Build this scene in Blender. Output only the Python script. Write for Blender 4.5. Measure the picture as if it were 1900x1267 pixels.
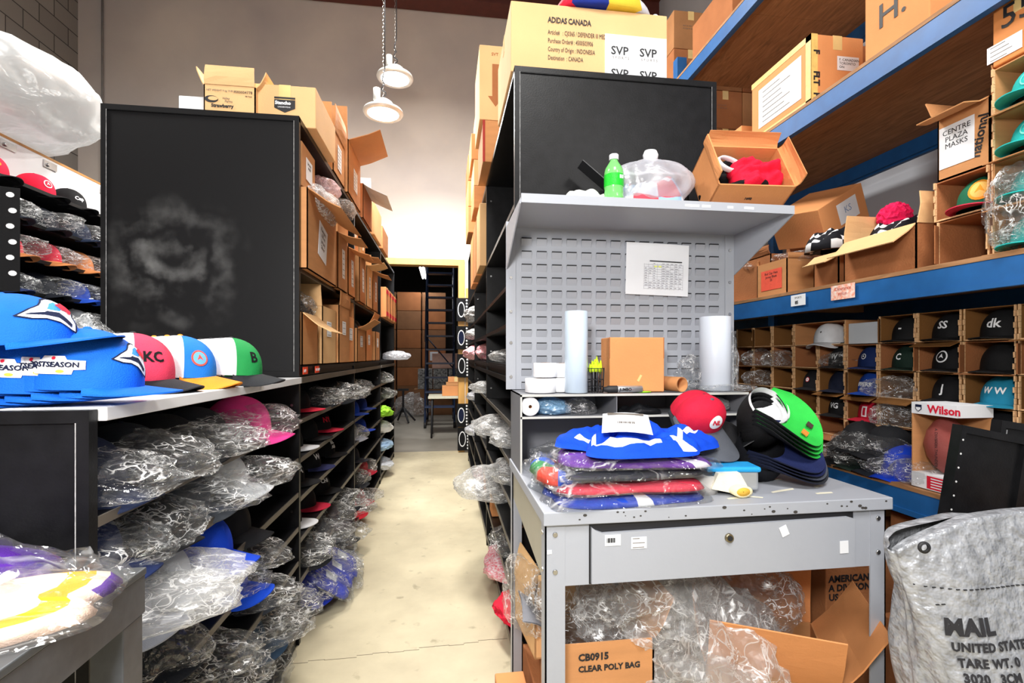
import bpy, bmesh, math, random
from mathutils import Vector, Matrix, noise, Euler
for o in list(bpy.data.objects): bpy.data.objects.remove(o)
S = bpy.context.scene; C = S.collection
PI = math.pi; rad = math.radians
rnd = random.Random(7)

# ---------------------------------------------------------------- camera
TH = 0.1369; EYE = 1.25; F = 900.0
cd = bpy.data.cameras.new('camera'); cam = bpy.data.objects.new('camera', cd); C.objects.link(cam)
cam.location = (0, 0, EYE); cam.rotation_euler = (PI/2, 0, -TH)
cd.lens = 36*F/1900; cd.sensor_width = 36; cd.shift_y = 26.5/1900; cd.clip_start = .02
S.camera = cam

# ---------------------------------------------------------------- view, world, lights
S.view_settings.view_transform = 'Standard'; S.view_settings.look = 'None'
S.cycles.transparent_max_bounces = 32
S.view_settings.exposure = 0.0; S.view_settings.gamma = 1.0
w = bpy.data.worlds.new('world'); S.world = w; w.use_nodes = True
w.node_tree.nodes['Background'].inputs[0].default_value = (.95, .97, 1, 1)
w.node_tree.nodes['Background'].inputs[1].default_value = 0.42

def area(name, loc, target, size, power, color=(1, 1, 1), sy=None):
    l = bpy.data.lights.new(name, 'AREA'); l.energy = power; l.color = color
    l.shape = 'RECTANGLE' if sy else 'SQUARE'; l.size = size
    if sy: l.size_y = sy
    o = bpy.data.objects.new(name, l); C.objects.link(o); o.location = loc
    o.rotation_euler = (Vector(target)-Vector(loc)).to_track_quat('-Z', 'Y').to_euler()
    return o
area('photographer_flash', (-.35, -.35, 1.85), (.3, 3, .9), .30, 46, (1, .98, .95))
area('aisle_overhead_fill', (-.2, 3.6, 4.6), (-.2, 3.6, 0), .9, 190, (1, .97, .92))  # added overhead fill for the aisle, besides the two pendants
area('packing_overhead_fill', (.3, -.9, 4.4), (.5, 1.6, 0.5), 1.2, 130, (1, .98, .95))  # added fill above and behind the camera, evens out the bench
area('left_overhead_fill', (-3.2, 1.5, 4.6), (-3.0, 1.8, 0), .9, 120, (1, .97, .93))  # added overhead fill for the left side, no fixture modelled
area('rack_fill', (1.45, -.6, 3.0), (2.1, 2.6, 1.9), .5, 14, (1, .98, .95))  # added fill to lift the rack, no lamp of its own

# ---------------------------------------------------------------- pixel <-> place helper: a point of the photo on a known plane
def P(u, v, X=None, Y=None, Z=None):
    r = (u-950)/F; t = (660-v)/F
    dx = math.sin(TH)+r*math.cos(TH); dy = math.cos(TH)-r*math.sin(TH)
    if X is not None: k = X/dx
    elif Y is not None: k = Y/dy
    else: k = (Z-EYE)/t
    return Vector((dx*k, dy*k, EYE+t*k))

# ---------------------------------------------------------------- materials
MC = {}
def mat(name, col, rough=.5, metal=0.0, var=.12, scale=9.0, bump=0.0, bscale=60.0, spec=.5, detail=5, emit=None, stretch=None, col2=None, coat=0):
    if name in MC: return MC[name]
    m = bpy.data.materials.new(name); m.use_nodes = True; MC[name] = m
    nt = m.node_tree; N = nt.nodes; L = nt.links; b = N['Principled BSDF']
    b.inputs['Roughness'].default_value = rough; b.inputs['Metallic'].default_value = metal
    b.inputs['Specular IOR Level'].default_value = spec
    if coat: b.inputs['Coat Weight'].default_value = coat
    tc = N.new('ShaderNodeTexCoord'); mp = N.new('ShaderNodeMapping'); L.new(tc.outputs['Object'], mp.inputs[0])
    if stretch: mp.inputs['Scale'].default_value = stretch
    n = N.new('ShaderNodeTexNoise'); n.inputs['Scale'].default_value = scale; n.inputs['Detail'].default_value = detail
    L.new(mp.outputs[0], n.inputs['Vector'])
    r = N.new('ShaderNodeValToRGB'); L.new(n.outputs['Fac'], r.inputs[0])
    r.color_ramp.elements[0].position = .3; r.color_ramp.elements[1].position = .7
    c2 = col2 or tuple(min(1, c*(1+var)) for c in col)
    c1 = tuple(c*(1-var) for c in col) if not col2 else col
    r.color_ramp.elements[0].color = (*c1, 1); r.color_ramp.elements[1].color = (*c2, 1)
    L.new(r.outputs[0], b.inputs['Base Color'])
    if bump:
        n2 = N.new('ShaderNodeTexNoise'); n2.inputs['Scale'].default_value = bscale; L.new(mp.outputs[0], n2.inputs['Vector'])
        bp = N.new('ShaderNodeBump'); bp.inputs['Strength'].default_value = bump; bp.inputs['Distance'].default_value = .01
        L.new(n2.outputs['Fac'], bp.inputs['Height']); L.new(bp.outputs[0], b.inputs['Normal'])
    if emit:
        b.inputs['Emission Color'].default_value = (*col, 1); b.inputs['Emission Strength'].default_value = emit
    return m

def srgb(h):
    c = [int(h[i:i+2], 16)/255 for i in (0, 2, 4)]
    return tuple(x/12.92 if x <= .04045 else ((x+.055)/1.055)**2.4 for x in c)

def film(name, tint=(1, 1, 1), dens=.10, rough=.14, bscale=16, line=.75, gloss=.16, cover=.47):
    """thin crinkled plastic: see-through, a little haze, and painted white streaks for the glints along creases"""
    m = bpy.data.materials.new(name); m.use_nodes = True
    nt = m.node_tree; N = nt.nodes; L = nt.links; N.remove(N['Principled BSDF']); out = N['Material Output']
    def nd(t, **k):
        n = N.new(t)
        for a, v in k.items(): setattr(n, a, v)
        return n
    tr = nd('ShaderNodeBsdfTransparent'); tr.inputs[0].default_value = (.97, .98, .985, 1)
    gl = nd('ShaderNodeBsdfGlossy'); gl.inputs['Roughness'].default_value = rough
    df = nd('ShaderNodeBsdfTranslucent'); df.inputs[0].default_value = (*tint, 1)
    d2 = nd('ShaderNodeBsdfDiffuse'); d2.inputs[0].default_value = (*tint, 1)
    g2 = nd('ShaderNodeBsdfGlossy'); g2.inputs['Roughness'].default_value = .35
    tc = nd('ShaderNodeTexCoord')
    geo = nd('ShaderNodeObjectInfo')
    v0 = nd('ShaderNodeVectorMath', operation='MULTIPLY_ADD'); v0.inputs[1].default_value = (7, 3, 5)
    L.new(geo.outputs['Location'], v0.inputs[0]); L.new(tc.outputs['Object'], v0.inputs[2])
    n0 = nd('ShaderNodeTexNoise'); n0.inputs['Scale'].default_value = 2.5; L.new(v0.outputs[0], n0.inputs['Vector'])
    ad = nd('ShaderNodeMixRGB', blend_type='ADD'); ad.inputs[0].default_value = .42
    L.new(v0.outputs[0], ad.inputs[1]); L.new(n0.outputs['Color'], ad.inputs[2])
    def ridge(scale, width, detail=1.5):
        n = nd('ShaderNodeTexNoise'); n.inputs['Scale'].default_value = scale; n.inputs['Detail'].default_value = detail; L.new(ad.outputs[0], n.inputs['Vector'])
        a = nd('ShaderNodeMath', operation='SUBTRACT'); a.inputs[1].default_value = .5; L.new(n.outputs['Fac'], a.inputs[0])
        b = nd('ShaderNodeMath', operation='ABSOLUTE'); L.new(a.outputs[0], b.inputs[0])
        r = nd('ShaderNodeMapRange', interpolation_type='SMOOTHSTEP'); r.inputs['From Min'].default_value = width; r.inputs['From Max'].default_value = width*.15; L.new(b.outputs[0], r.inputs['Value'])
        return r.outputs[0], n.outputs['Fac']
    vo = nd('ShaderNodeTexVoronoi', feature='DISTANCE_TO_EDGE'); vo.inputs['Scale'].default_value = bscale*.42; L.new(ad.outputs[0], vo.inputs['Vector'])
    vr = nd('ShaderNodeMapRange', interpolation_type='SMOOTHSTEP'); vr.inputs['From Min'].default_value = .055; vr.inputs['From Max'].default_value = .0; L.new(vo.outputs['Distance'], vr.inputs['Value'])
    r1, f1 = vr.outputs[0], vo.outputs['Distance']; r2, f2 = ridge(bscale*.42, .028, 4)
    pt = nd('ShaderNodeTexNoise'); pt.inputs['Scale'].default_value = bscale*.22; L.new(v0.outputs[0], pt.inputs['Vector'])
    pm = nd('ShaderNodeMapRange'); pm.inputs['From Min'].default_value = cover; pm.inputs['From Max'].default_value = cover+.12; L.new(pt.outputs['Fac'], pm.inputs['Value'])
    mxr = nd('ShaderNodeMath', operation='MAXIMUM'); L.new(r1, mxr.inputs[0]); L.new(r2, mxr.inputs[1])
    ln = nd('ShaderNodeMath', operation='MULTIPLY'); L.new(mxr.outputs[0], ln.inputs[0]); L.new(pm.outputs[0], ln.inputs[1])  # crease glints, painted as fixed white streaks
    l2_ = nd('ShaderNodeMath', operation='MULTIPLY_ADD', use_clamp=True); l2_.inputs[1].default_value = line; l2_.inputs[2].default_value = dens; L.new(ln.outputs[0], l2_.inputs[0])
    hs = nd('ShaderNodeMath', operation='ADD'); L.new(f1, hs.inputs[0]); L.new(f2, hs.inputs[1])
    bp = nd('ShaderNodeBump'); bp.inputs['Strength'].default_value = 1; bp.inputs['Distance'].default_value = .25
    L.new(hs.outputs[0], bp.inputs['Height']); L.new(bp.outputs[0], gl.inputs['Normal'])
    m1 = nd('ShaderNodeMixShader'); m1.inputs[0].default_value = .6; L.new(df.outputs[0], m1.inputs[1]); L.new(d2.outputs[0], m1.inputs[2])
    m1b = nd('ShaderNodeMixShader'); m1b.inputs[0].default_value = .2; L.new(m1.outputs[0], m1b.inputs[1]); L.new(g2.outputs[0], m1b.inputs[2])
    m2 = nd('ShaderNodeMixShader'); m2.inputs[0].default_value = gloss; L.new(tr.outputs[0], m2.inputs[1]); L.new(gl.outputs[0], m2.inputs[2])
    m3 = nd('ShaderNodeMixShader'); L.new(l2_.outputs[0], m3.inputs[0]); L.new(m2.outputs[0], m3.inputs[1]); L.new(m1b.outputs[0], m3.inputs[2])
    L.new(m3.outputs[0], out.inputs['Surface']); MC[name] = m
    return m

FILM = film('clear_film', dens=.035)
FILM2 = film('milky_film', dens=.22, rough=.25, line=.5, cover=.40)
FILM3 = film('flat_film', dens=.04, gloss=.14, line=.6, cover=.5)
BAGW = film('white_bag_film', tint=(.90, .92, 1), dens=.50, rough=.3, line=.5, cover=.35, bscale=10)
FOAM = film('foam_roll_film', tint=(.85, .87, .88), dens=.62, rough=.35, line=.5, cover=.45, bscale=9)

CARD = mat('cardboard', srgb('C98F5E'), .8, var=.08, scale=5, bump=.15, bscale=140, spec=.2, stretch=(1, 1, 6))
CARDL = mat('pale_cardboard', srgb('E6BA86'), .8, var=.05, scale=5, bump=.1, bscale=140, spec=.2)
CARDD = mat('dark_cardboard', srgb('A66B44'), .85, var=.1, scale=6, bump=.2, bscale=120, spec=.2)
CARDO = mat('orange_cardboard', srgb('DC9660'), .8, var=.07, scale=5, bump=.1, bscale=140, spec=.2)
CARDW = mat('whitish_cardboard', srgb('D9DEE4'), .8, var=.04)
CUT = mat('cut_cardboard_edge', srgb('E3B686'), .9, var=.2, scale=180)
TAPE = mat('packing_tape', srgb('E9C987'), .3, var=.1, spec=.6)
PAPER = mat('white_paper', (.84, .86, .9), .7, var=.03)
INK = mat('black_ink', (.015, .015, .018), .6)
GINK = mat('grey_ink', (.16, .14, .12), .7)
BLACK = mat('black_laminate', (.007, .007, .008), .38, var=.35, scale=20, bump=.04, bscale=160, spec=.22)
BLACKM = mat('black_shelf_metal', (.007, .007, .008), .35, var=.3, scale=30, spec=.25)
DARKM = mat('dark_frame_metal', (.085, .09, .1), .4, var=.15, scale=40, spec=.5)
EDGE = mat('grey_shelf_edge', srgb('5A534B'), .45, var=.12, spec=.5)
GREY = mat('grey_painted_steel', srgb('A9ADB6'), .42, var=.035, scale=3, bump=.04, bscale=60, spec=.45)
GREYD = mat('inner_grey_steel', srgb('7B7C82'), .45, var=.06, scale=3)
WHITE = mat('white_laminate', (.82, .83, .85), .35, var=.03)
BLUEB = mat('blue_rack_paint', srgb('1E5C9A'), .45, var=.12, scale=14, spec=.5)
STEEL = mat('bright_steel', (.6, .6, .6), .25, metal=1.0, var=.15)
def plywood():
    m = mat('plywood', srgb('A9764C'), .7, var=.0, scale=3)
    nt = m.node_tree; N = nt.nodes; L = nt.links; b = N['Principled BSDF']
    tc = N.new('ShaderNodeTexCoord'); mp = N.new('ShaderNodeMapping'); mp.inputs['Scale'].default_value = (9, 1.3, 9); L.new(tc.outputs['Object'], mp.inputs[0])
    n = N.new('ShaderNodeTexNoise'); n.inputs['Scale'].default_value = 3.4; n.inputs['Detail'].default_value = 9; n.inputs['Distortion'].default_value = 1.6; L.new(mp.outputs[0], n.inputs[0])
    r = N.new('ShaderNodeValToRGB'); e = r.color_ramp.elements; e[0].position = .3; e[0].color = (*srgb('84603F'), 1); e[1].position = .66; e[1].color = (*srgb('AD7F57'), 1)
    e2 = r.color_ramp.elements.new(.48); e2.color = (*srgb('9C7049'), 1)
    L.new(n.outputs['Fac'], r.inputs[0]); L.new(r.outputs[0], b.inputs['Base Color'])
    return m
PLY = plywood()

def cmat(hexs, rough=.75, name=None, bump=.25):
    return mat(name or 'fabric_'+hexs, srgb(hexs), rough, var=.06, scale=30, bump=bump, bscale=420, spec=.25)

# ---------------------------------------------------------------- geometry helpers
def link(o, parent=None):
    C.objects.link(o)
    if parent is not None: o.parent = parent
    return o
class MB:
    def __init__(s): s.bm = bmesh.new(); s.M = Matrix()
    def _v(s, p): return s.bm.verts.new(s.M @ Vector(p))
    def face(s, pts, mi=0):
        f = s.bm.faces.new([s._v(p) for p in pts]); f.material_index = mi; return f
    def box(s, a, b, mi=0, bev=0):
        x0, y0, z0 = a; x1, y1, z1 = b
        vs = [s._v(p) for p in ((x0,y0,z0),(x1,y0,z0),(x1,y1,z0),(x0,y1,z0),(x0,y0,z1),(x1,y0,z1),(x1,y1,z1),(x0,y1,z1))]
        fs = []
        for q in ((3,2,1,0),(4,5,6,7),(0,1,5,4),(1,2,6,5),(2,3,7,6),(3,0,4,7)):
            f = s.bm.faces.new([vs[i] for i in q]); f.material_index = mi; fs.append(f)
        if bev:
            es = {e for f in fs for e in f.edges}
            bmesh.ops.bevel(s.bm, geom=list(es), offset=bev, segments=2, affect='EDGES', profile=.5)
        return s
    def cyl(s, p0, p1, r0, r1=None, n=24, mi=0, caps=True):
        p0 = Vector(p0); p1 = Vector(p1); r1 = r0 if r1 is None else r1
        d = (p1-p0).normalized(); a = d.orthogonal().normalized(); b = d.cross(a)
        A = [s._v(p0+(a*math.cos(2*PI*i/n)+b*math.sin(2*PI*i/n))*r0) for i in range(n)]
        B = [s._v(p1+(a*math.cos(2*PI*i/n)+b*math.sin(2*PI*i/n))*r1) for i in range(n)]
        for i in range(n):
            f = s.bm.faces.new((A[i], A[(i+1) % n], B[(i+1) % n], B[i])); f.material_index = mi; f.smooth = True
        if caps:
            f = s.bm.faces.new(A[::-1]); f.material_index = mi; f = s.bm.faces.new(B); f.material_index = mi
        return s
    def lathe(s, prof, n=32, mi=0, axis=None):
        rows = []
        for r, z in prof: rows.append([s._v((r*math.cos(2*PI*i/n), r*math.sin(2*PI*i/n), z)) for i in range(n)])
        for a, b in zip(rows, rows[1:]):
            for i in range(n):
                f = s.bm.faces.new((a[i], a[(i+1) % n], b[(i+1) % n], b[i])); f.smooth = True; f.material_index = mi
        return s
    def tube(s, pts, r, n=8, mi=0):
        for a, b in zip(pts, pts[1:]): s.cyl(a, b, r, n=n, mi=mi)
        return s
    def prism(s, poly, y0, y1, mi=0):      # poly in x,z, pushed along y
        A = [s._v((x, y0, z)) for x, z in poly]; B = [s._v((x, y1, z)) for x, z in poly]; n = len(poly)
        for i in range(n): s.bm.faces.new((A[i], B[i], B[(i+1) % n], A[(i+1) % n])).material_index = mi
        s.bm.faces.new(A).material_index = mi; s.bm.faces.new(B[::-1]).material_index = mi
        return s
    def grid(s, fn, nu, nv, mi=0, smooth=True, wrap=False):
        V = [[s._v(fn(i/nu, j/nv)) for j in range(nv+1)] for i in range(nu+(0 if wrap else 1))]
        for i in range(nu):
            for j in range(nv):
                a = V[i]; b = V[(i+1) % len(V)]
                try:
                    f = s.bm.faces.new((a[j], b[j], b[j+1], a[j+1]))
                    f.material_index = mi(i, j) if callable(mi) else mi; f.smooth = smooth
                except ValueError: pass
        return s
    def data(s, name, mats, fix=True):
        if fix: bmesh.ops.recalc_face_normals(s.bm, faces=s.bm.faces)
        me = bpy.data.meshes.new(name); s.bm.to_mesh(me); s.bm.free()
        for m in (mats if isinstance(mats, (list, tuple)) else [mats]): me.materials.append(m)
        return me
    def build(s, name, mats, parent=None, fix=True):
        return link(bpy.data.objects.new(name, s.data(name, mats, fix)), parent)

def tag(o, label, cat, group=None, kind=None):
    if not 4 <= len(label.split()) <= 16: print('LABEL', len(label.split()), label)
    o['label'] = label; o['category'] = cat
    if group: o['group'] = group
    if kind: o['kind'] = kind
    return o
def thing(name, label, cat, loc=(0, 0, 0), rot=0, group=None):
    o = link(bpy.data.objects.new(name, None)); o.empty_display_size = .05; o.location = loc
    o.rotation_euler = (0, 0, rot) if isinstance(rot, (int, float)) else rot
    return tag(o, label, cat, group)
def struct(o): o['kind'] = 'structure'; return o
def use(name, me, parent=None, loc=None, rot=None, scale=None, mats=None):
    o = link(bpy.data.objects.new(name, me), parent)
    if loc is not None: o.location = loc
    if rot is not None: o.rotation_euler = rot
    if scale is not None: o.scale = scale
    if mats:
        for i, m in enumerate(mats):
            if i < len(o.material_slots): o.material_slots[i].link = 'OBJECT'; o.material_slots[i].material = m
    return o

TXT = {}
def text_data(s, size, m, align='LEFT', ext=.0003, bold=0, spacing=1, line=1, shear=0):
    key = (s, size, m.name, align, ext, bold, spacing, line, shear)
    if key in TXT: return TXT[key]
    c = bpy.data.curves.new('writing', 'FONT'); c.body = s; c.size = size; c.align_x = align; c.extrude = ext
    c.offset = bold; c.space_character = spacing; c.space_line = line; c.shear = shear; c.resolution_u = 2
    o = bpy.data.objects.new('tmp', c); C.objects.link(o)
    bpy.context.view_layer.update()
    me = bpy.data.meshes.new_from_object(o.evaluated_get(bpy.context.evaluated_depsgraph_get()))
    bpy.data.objects.remove(o); me.name = 'writing'; me.materials.clear(); me.materials.append(m); TXT[key] = me
    return me
# orientation of writing: on a face looking toward -Y, -X, +X or up
FACE = {'-Y': (PI/2, 0, 0), '-X': (PI/2, 0, -PI/2), '+X': (PI/2, 0, PI/2), 'up': (0, 0, 0)}
def write(s, size, m, parent, loc, face='-Y', roll=0, name='printed_text', **k):
    o = use(name, text_data(s, size, m, **k), parent, loc)
    o.rotation_euler = (Euler(FACE[face]).to_matrix() @ Matrix.Rotation(roll, 3, 'Z')).to_euler()
    return o

ORD = ['first', 'second', 'third', 'fourth', 'fifth', 'sixth', 'seventh', 'eighth', 'ninth', 'tenth', 'eleventh', 'twelfth']
# ================================================================ prototypes
AX, AY, CH = .083, .098, .118
def crown_pt(az, z, off=0.0, H=CH):
    s = max(0, min(.9999, z/H)); rho = (1-s**2.7)**.5
    k = 1+.06*math.exp(-(az/.6)**2)*s          # the front panel stands a little prouder
    return Vector(((AX+off)*rho*math.sin(az), (AY+off)*rho*math.cos(az)*k, z+off*s))
SV = [0, .12, .25, .38, .5, .61, .71, .8, .87, .93, .97, .99, .9995]
def crown_data():
    mb = MB()
    n = 48
    def fn(i, j):
        az = i*2*PI; t = j*(len(SV)-1); a = int(min(t, len(SV)-2)); s = SV[a]+(SV[a+1]-SV[a])*(t-a)
        p = crown_pt(az, s*CH); q = abs(((az/(PI/3)) % 1)-.5)*2     # six panels with seams
        k = 1-.018*max(0, (q-.86)/.14)
        return (p.x*k, p.y*k, p.z)
    def mi(i, j):
        az = (i+.5)/n*2*PI; az = az if az < PI else az-2*PI
        return 0 if abs(az) < PI/3 else 1
    mb.grid(fn, n, len(SV)-1, mi, wrap=True)
    def inner(i, j):                              # sweatband inside, so the cap has a wall when seen from below
        p = crown_pt(i*2*PI, .03*j); return (p.x*.97, p.y*.97, p.z)
    mb.grid(inner, n, 2, 2, wrap=True)
    return mb.data('crown', [BLACK, BLACK, BLACK])
def brim_data(curl=.030, L=.074, flat=False, deg=66):
    mb = MB(); A0 = rad(deg)
    def f(i, j, dz):
        az = (i*2-1)*A0; p = crown_pt(az, .002); w = max(0, math.cos(az*PI/2/A0))**.55
        d = Vector((math.sin(az)*.33, 1, 0)); q = p+d*(L*w*j)
        x = q.x/.085
        q.z = .002-(.014*j)-curl*x*x*(.35+.65*j)*w**.3+dz
        if flat: q.z = .002-.006*j-.006*x*x*j+dz
        return q
    mb.grid(lambda i, j: f(i, j, .0016), 24, 6, 0)
    mb.grid(lambda i, j: f(i, j, -.0016), 24, 6, 1)
    def rim(i, j): return f(i, 1, .0016-.0032*j)
    mb.grid(rim, 24, 1, 0)
    return mb.data('brim', [BLACK, BLACK], fix=False)
def button_data():
    mb = MB(); mb.M = Matrix.Translation((0, 0, CH-.001)); mb.lathe([(.0001, .005), (.004, .0045), (.007, .002), (.0075, -.001)], 14); return mb.data('button', BLACK)
CROWN = crown_data(); BRIM = brim_data(); BRIMF = brim_data(flat=True); BRIMB = brim_data(curl=.020, L=.098, deg=82); BUTTON = button_data()

EMB = {}
def on_crown(me_src, az0, z0, tilt=0, off=.0022):
    bm = bmesh.new(); bm.from_mesh(me_src)
    bmesh.ops.triangulate(bm, faces=bm.faces[:])
    for _ in range(3):
        es = [e for e in bm.edges if e.calc_length() > .012]
        if not es: break
        bmesh.ops.subdivide_edges(bm, edges=es, cuts=1); bmesh.ops.triangulate(bm, faces=bm.faces[:])
    for v in bm.verts:
        x, y = v.co.x*math.cos(tilt)-v.co.y*math.sin(tilt), v.co.x*math.sin(tilt)+v.co.y*math.cos(tilt)
        R_ = .088
        v.co = crown_pt(az0-x/R_, z0+y, off+v.co.z)
    me = bpy.data.meshes.new('emblem'); bm.to_mesh(me); bm.free()
    for m in me_src.materials: me.materials.append(m)
    return me
def poly_data(layers):
    """flat emblem made of stacked outlines: [(material, [(x,y)..]), ..]"""
    bm = bmesh.new(); ms = []
    for k, (m, pts) in enumerate(layers):
        if m not in ms: ms.append(m)
        f = bm.faces.new([bm.verts.new((x, y, .0005*k)) for x, y in pts]); f.material_index = ms.index(m)
        f.normal_update()
        if f.normal.z < 0: f.normal_flip()
    bmesh.ops.triangulate(bm, faces=bm.faces[:])
    me = bpy.data.meshes.new('emblem'); bm.to_mesh(me); bm.free()
    for m in ms: me.materials.append(m)
    return me
def ell(cx, cy, rx, ry, n=20, a0=0, a1=2*PI):
    return [(cx+rx*math.cos(a0+(a1-a0)*i/n), cy+ry*math.sin(a0+(a1-a0)*i/n)) for i in range(n if abs(a1-a0-2*PI) < 1e-6 else n+1)]
WHT = cmat('F4F5F8'); NAVY = cmat('131C3A'); RED = cmat('D9203C'); ROY = cmat('0F63D6', name='royal_blue_fabric'); BLK = cmat('0F0F12')
def emb_text(t, size, m, az=0.0, z=.055, tilt=0, bold=.001, off=.0022):
    key = ('t', t, size, m.name, az, z, off)
    if key not in EMB: EMB[key] = on_crown(text_data(t, size, m, align='CENTER', bold=bold), az, z-size*.35, tilt, off)
    return EMB[key]
def sc(pts, k, dx=0, dy=0): return [(x*k+dx, y*k+dy) for x, y in pts]
BIRD_OUT = [(-.5,-.02),(-.28,.12),(-.1,.2),(.06,.33),(.2,.36),(.34,.33),(.44,.2),(.5,.02),(.42,-.12),(.46,-.3),(.4,-.48),(.3,-.42),(.1,-.22),(-.1,-.12),(-.3,-.1)]
def emb_bird(az=0.0, z=.055, k=.075):
    key = ('bird', az, z, k)
    if key not in EMB:
        L = [(NAVY, sc(BIRD_OUT, k*1.14)), (WHT, sc(BIRD_OUT, k)),
             (cmat('3F8FE0'), sc([(-.02,.1),(.12,.24),(.28,.28),(.34,.14),(.2,.04)], k)),
             (NAVY, sc([(-.42,.0),(-.1,.06),(.16,.0),(.34,-.3),(.3,-.38),(.1,-.12),(-.12,-.04)], k)),
             (WHT, sc([(-.3,.02),(-.08,.1),(.02,.08),(-.1,.02)], k)),
             (RED, sc([(.2,.2),(.42,.24),(.48,.02),(.36,-.08),(.3,.04),(.24,.06)], k))]
        EMB[key] = on_crown(poly_data(L), az, z)
    return EMB[key]
def emb_patch(az, z=.045, k=1.0, word='POSTSEASON'):
    key = ('patch', az, z, word)
    if key not in EMB:
        pts = [(-.046,-.008),(-.046,.008),(-.02,.009),(-.017,.016),(.016,.016),(.02,.009),(.046,.008),(.046,-.008),(.03,-.009),(.028,-.017),(-.028,-.017),(-.03,-.009)]
        a = poly_data([(WHT, sc(pts, k)), (cmat('E0B84A'), sc(ell(.012, -.012, .006, .003), k)), (RED, sc(ell(0, .0115, .003, .003), k))])
        b = text_data(word, .0125*k, NAVY, align='CENTER', bold=.0003)
        bm = bmesh.new(); bm.from_mesh(a); n0 = len(bm.verts); bm.from_mesh(b); bm.verts.ensure_lookup_table()
        for v in bm.verts[n0:]: v.co.z += .0022; v.co.y -= .0045
        for f in bm.faces:
            if f.verts[0].index >= n0 or f.verts[0].co.z > .0018: f.material_index = 3
        me = bpy.data.meshes.new('e'); bm.to_mesh(me); bm.free()
        for m in (WHT, cmat('E0B84A'), RED, NAVY): me.materials.append(m)
        EMB[key] = on_crown(me, az, z)
    return EMB[key]
def emb_disc(m1, m2, az=0.0, z=.055, r=.022, word=None):
    key = ('disc', m1.name, m2.name, az, z, r)
    if key not in EMB: EMB[key] = on_crown(poly_data([(m1, ell(0, 0, r, r)), (m2, ell(0, 0, r*.78, r*.78)), (m1, [(-r*.4,-r*.3),(0,r*.5),(r*.4,-r*.3),(0,-r*.05)])]), az, z)
    return EMB[key]
def emb_deer(m, az=0.0, z=.055, k=.05):
    key = ('deer', m.name, az)
    if key not in EMB:
        L = [(m, sc([(-.14,.1),(-.1,-.2),(0,-.45),(.1,-.2),(.14,.1)], k))]
        for s in (-1, 1):
            L += [(m, sc([(s*.1,.08),(s*.34,.2),(s*.42,.46),(s*.36,.48),(s*.28,.26),(s*.08,.16)], k)), (m, sc([(s*.22,.16),(s*.24,.5),(s*.18,.5),(s*.15,.16)], k)), (m, sc([(s*.3,.2),(s*.52,.3),(s*.5,.35),(s*.3,.26)], k)),
                  (m, sc([(s*.14,.08),(s*.3,.04),(s*.16,-.02)], k))]
        EMB[key] = on_crown(poly_data(L), az, z)
    return EMB[key]

# ---- crumpled plastic: a closed puffy skin with sharp random folds
def crumple(seed, sub=4, amp=.22, tail=0.0, sharp=1.0, smooth=False):
    bm = bmesh.new(); bmesh.ops.create_icosphere(bm, subdivisions=sub, radius=.5)
    o = Vector((seed*7.3, seed*3.1, seed*1.7))
    for v in bm.verts:
        p = v.co.copy(); n = p.normalized()
        w = noise.noise_vector(p*2.2+o)*.35
        a = 1-abs(noise.noise(p*3.1+o+w)*2); b = 1-abs(noise.noise(p*7.0+o*2+w*2)*2); c = noise.noise(p*1.6-o)
        d = amp*(.5*c+.34*(a-.6)*sharp+.2*(b-.6)*sharp)
        if tail: d += tail*max(0, n.y-.55)**1.2*(1+.8*noise.noise(p*9+o))
        v.co = p*(1+d*1.5)
        if v.co.z < -.34: v.co.z = -.34-(abs(v.co.z)-.34)*.15
    zmin = min(v.co.z for v in bm.verts)
    for v in bm.verts: v.co.z -= zmin
    for f in bm.faces: f.smooth = smooth or rnd.random() < .35
    me = bpy.data.meshes.new('plastic_bag'); bm.to_mesh(me); bm.free(); me.materials.append(FILM)
    return me
CRUMP = [crumple(k, 4, .30, .5 if k % 2 else 0) for k in range(6)]
CRUMP_BIG = [crumple(20+k, 5, .34, 0) for k in range(3)]; FOAMROLL = crumple(41, 5, .13, 0, 1, True)

LAST = [None]
def cap(loc, rot, crown, label, group=None, back=None, brim=None, under=None, emblems=(), bag=None, name='baseball_cap', flat=False, bagmat=None, bagscale=(.25, .30, .15), k=1.0, cat='cap', kz=1.0, fold=False, insert=None):
    t = thing(name, label, cat, loc, rot, group)
    if k != 1 or kz != 1: t.scale = (k, k, k*kz)
    back = back or crown; brim = brim or crown; LAST[0] = t
    kw = dict(loc=(0, .037, 0), scale=(1, .62, .9)) if fold else {}      # a cap pressed flat has its back folded toward the front
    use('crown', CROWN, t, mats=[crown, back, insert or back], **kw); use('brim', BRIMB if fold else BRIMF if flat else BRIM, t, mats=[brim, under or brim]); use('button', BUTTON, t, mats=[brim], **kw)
    if insert: use('paper_insert', CROWN, t, (0, kw.get('loc', (0, 0, 0))[1], -.006), None, (.985, .985*(.62 if fold else 1), .88), mats=[insert]*3)
    for e in emblems: use('emblem', e, t, **kw)
    if bag is not None:
        use('plastic_bag', CRUMP[bag % 6], t, (rnd.uniform(-.01, .01), .03, -.014), (0, 0, rnd.uniform(-.25, .25)), tuple(b_*.80 for b_ in bagscale), mats=[bagmat or FILM])
    return t

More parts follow.
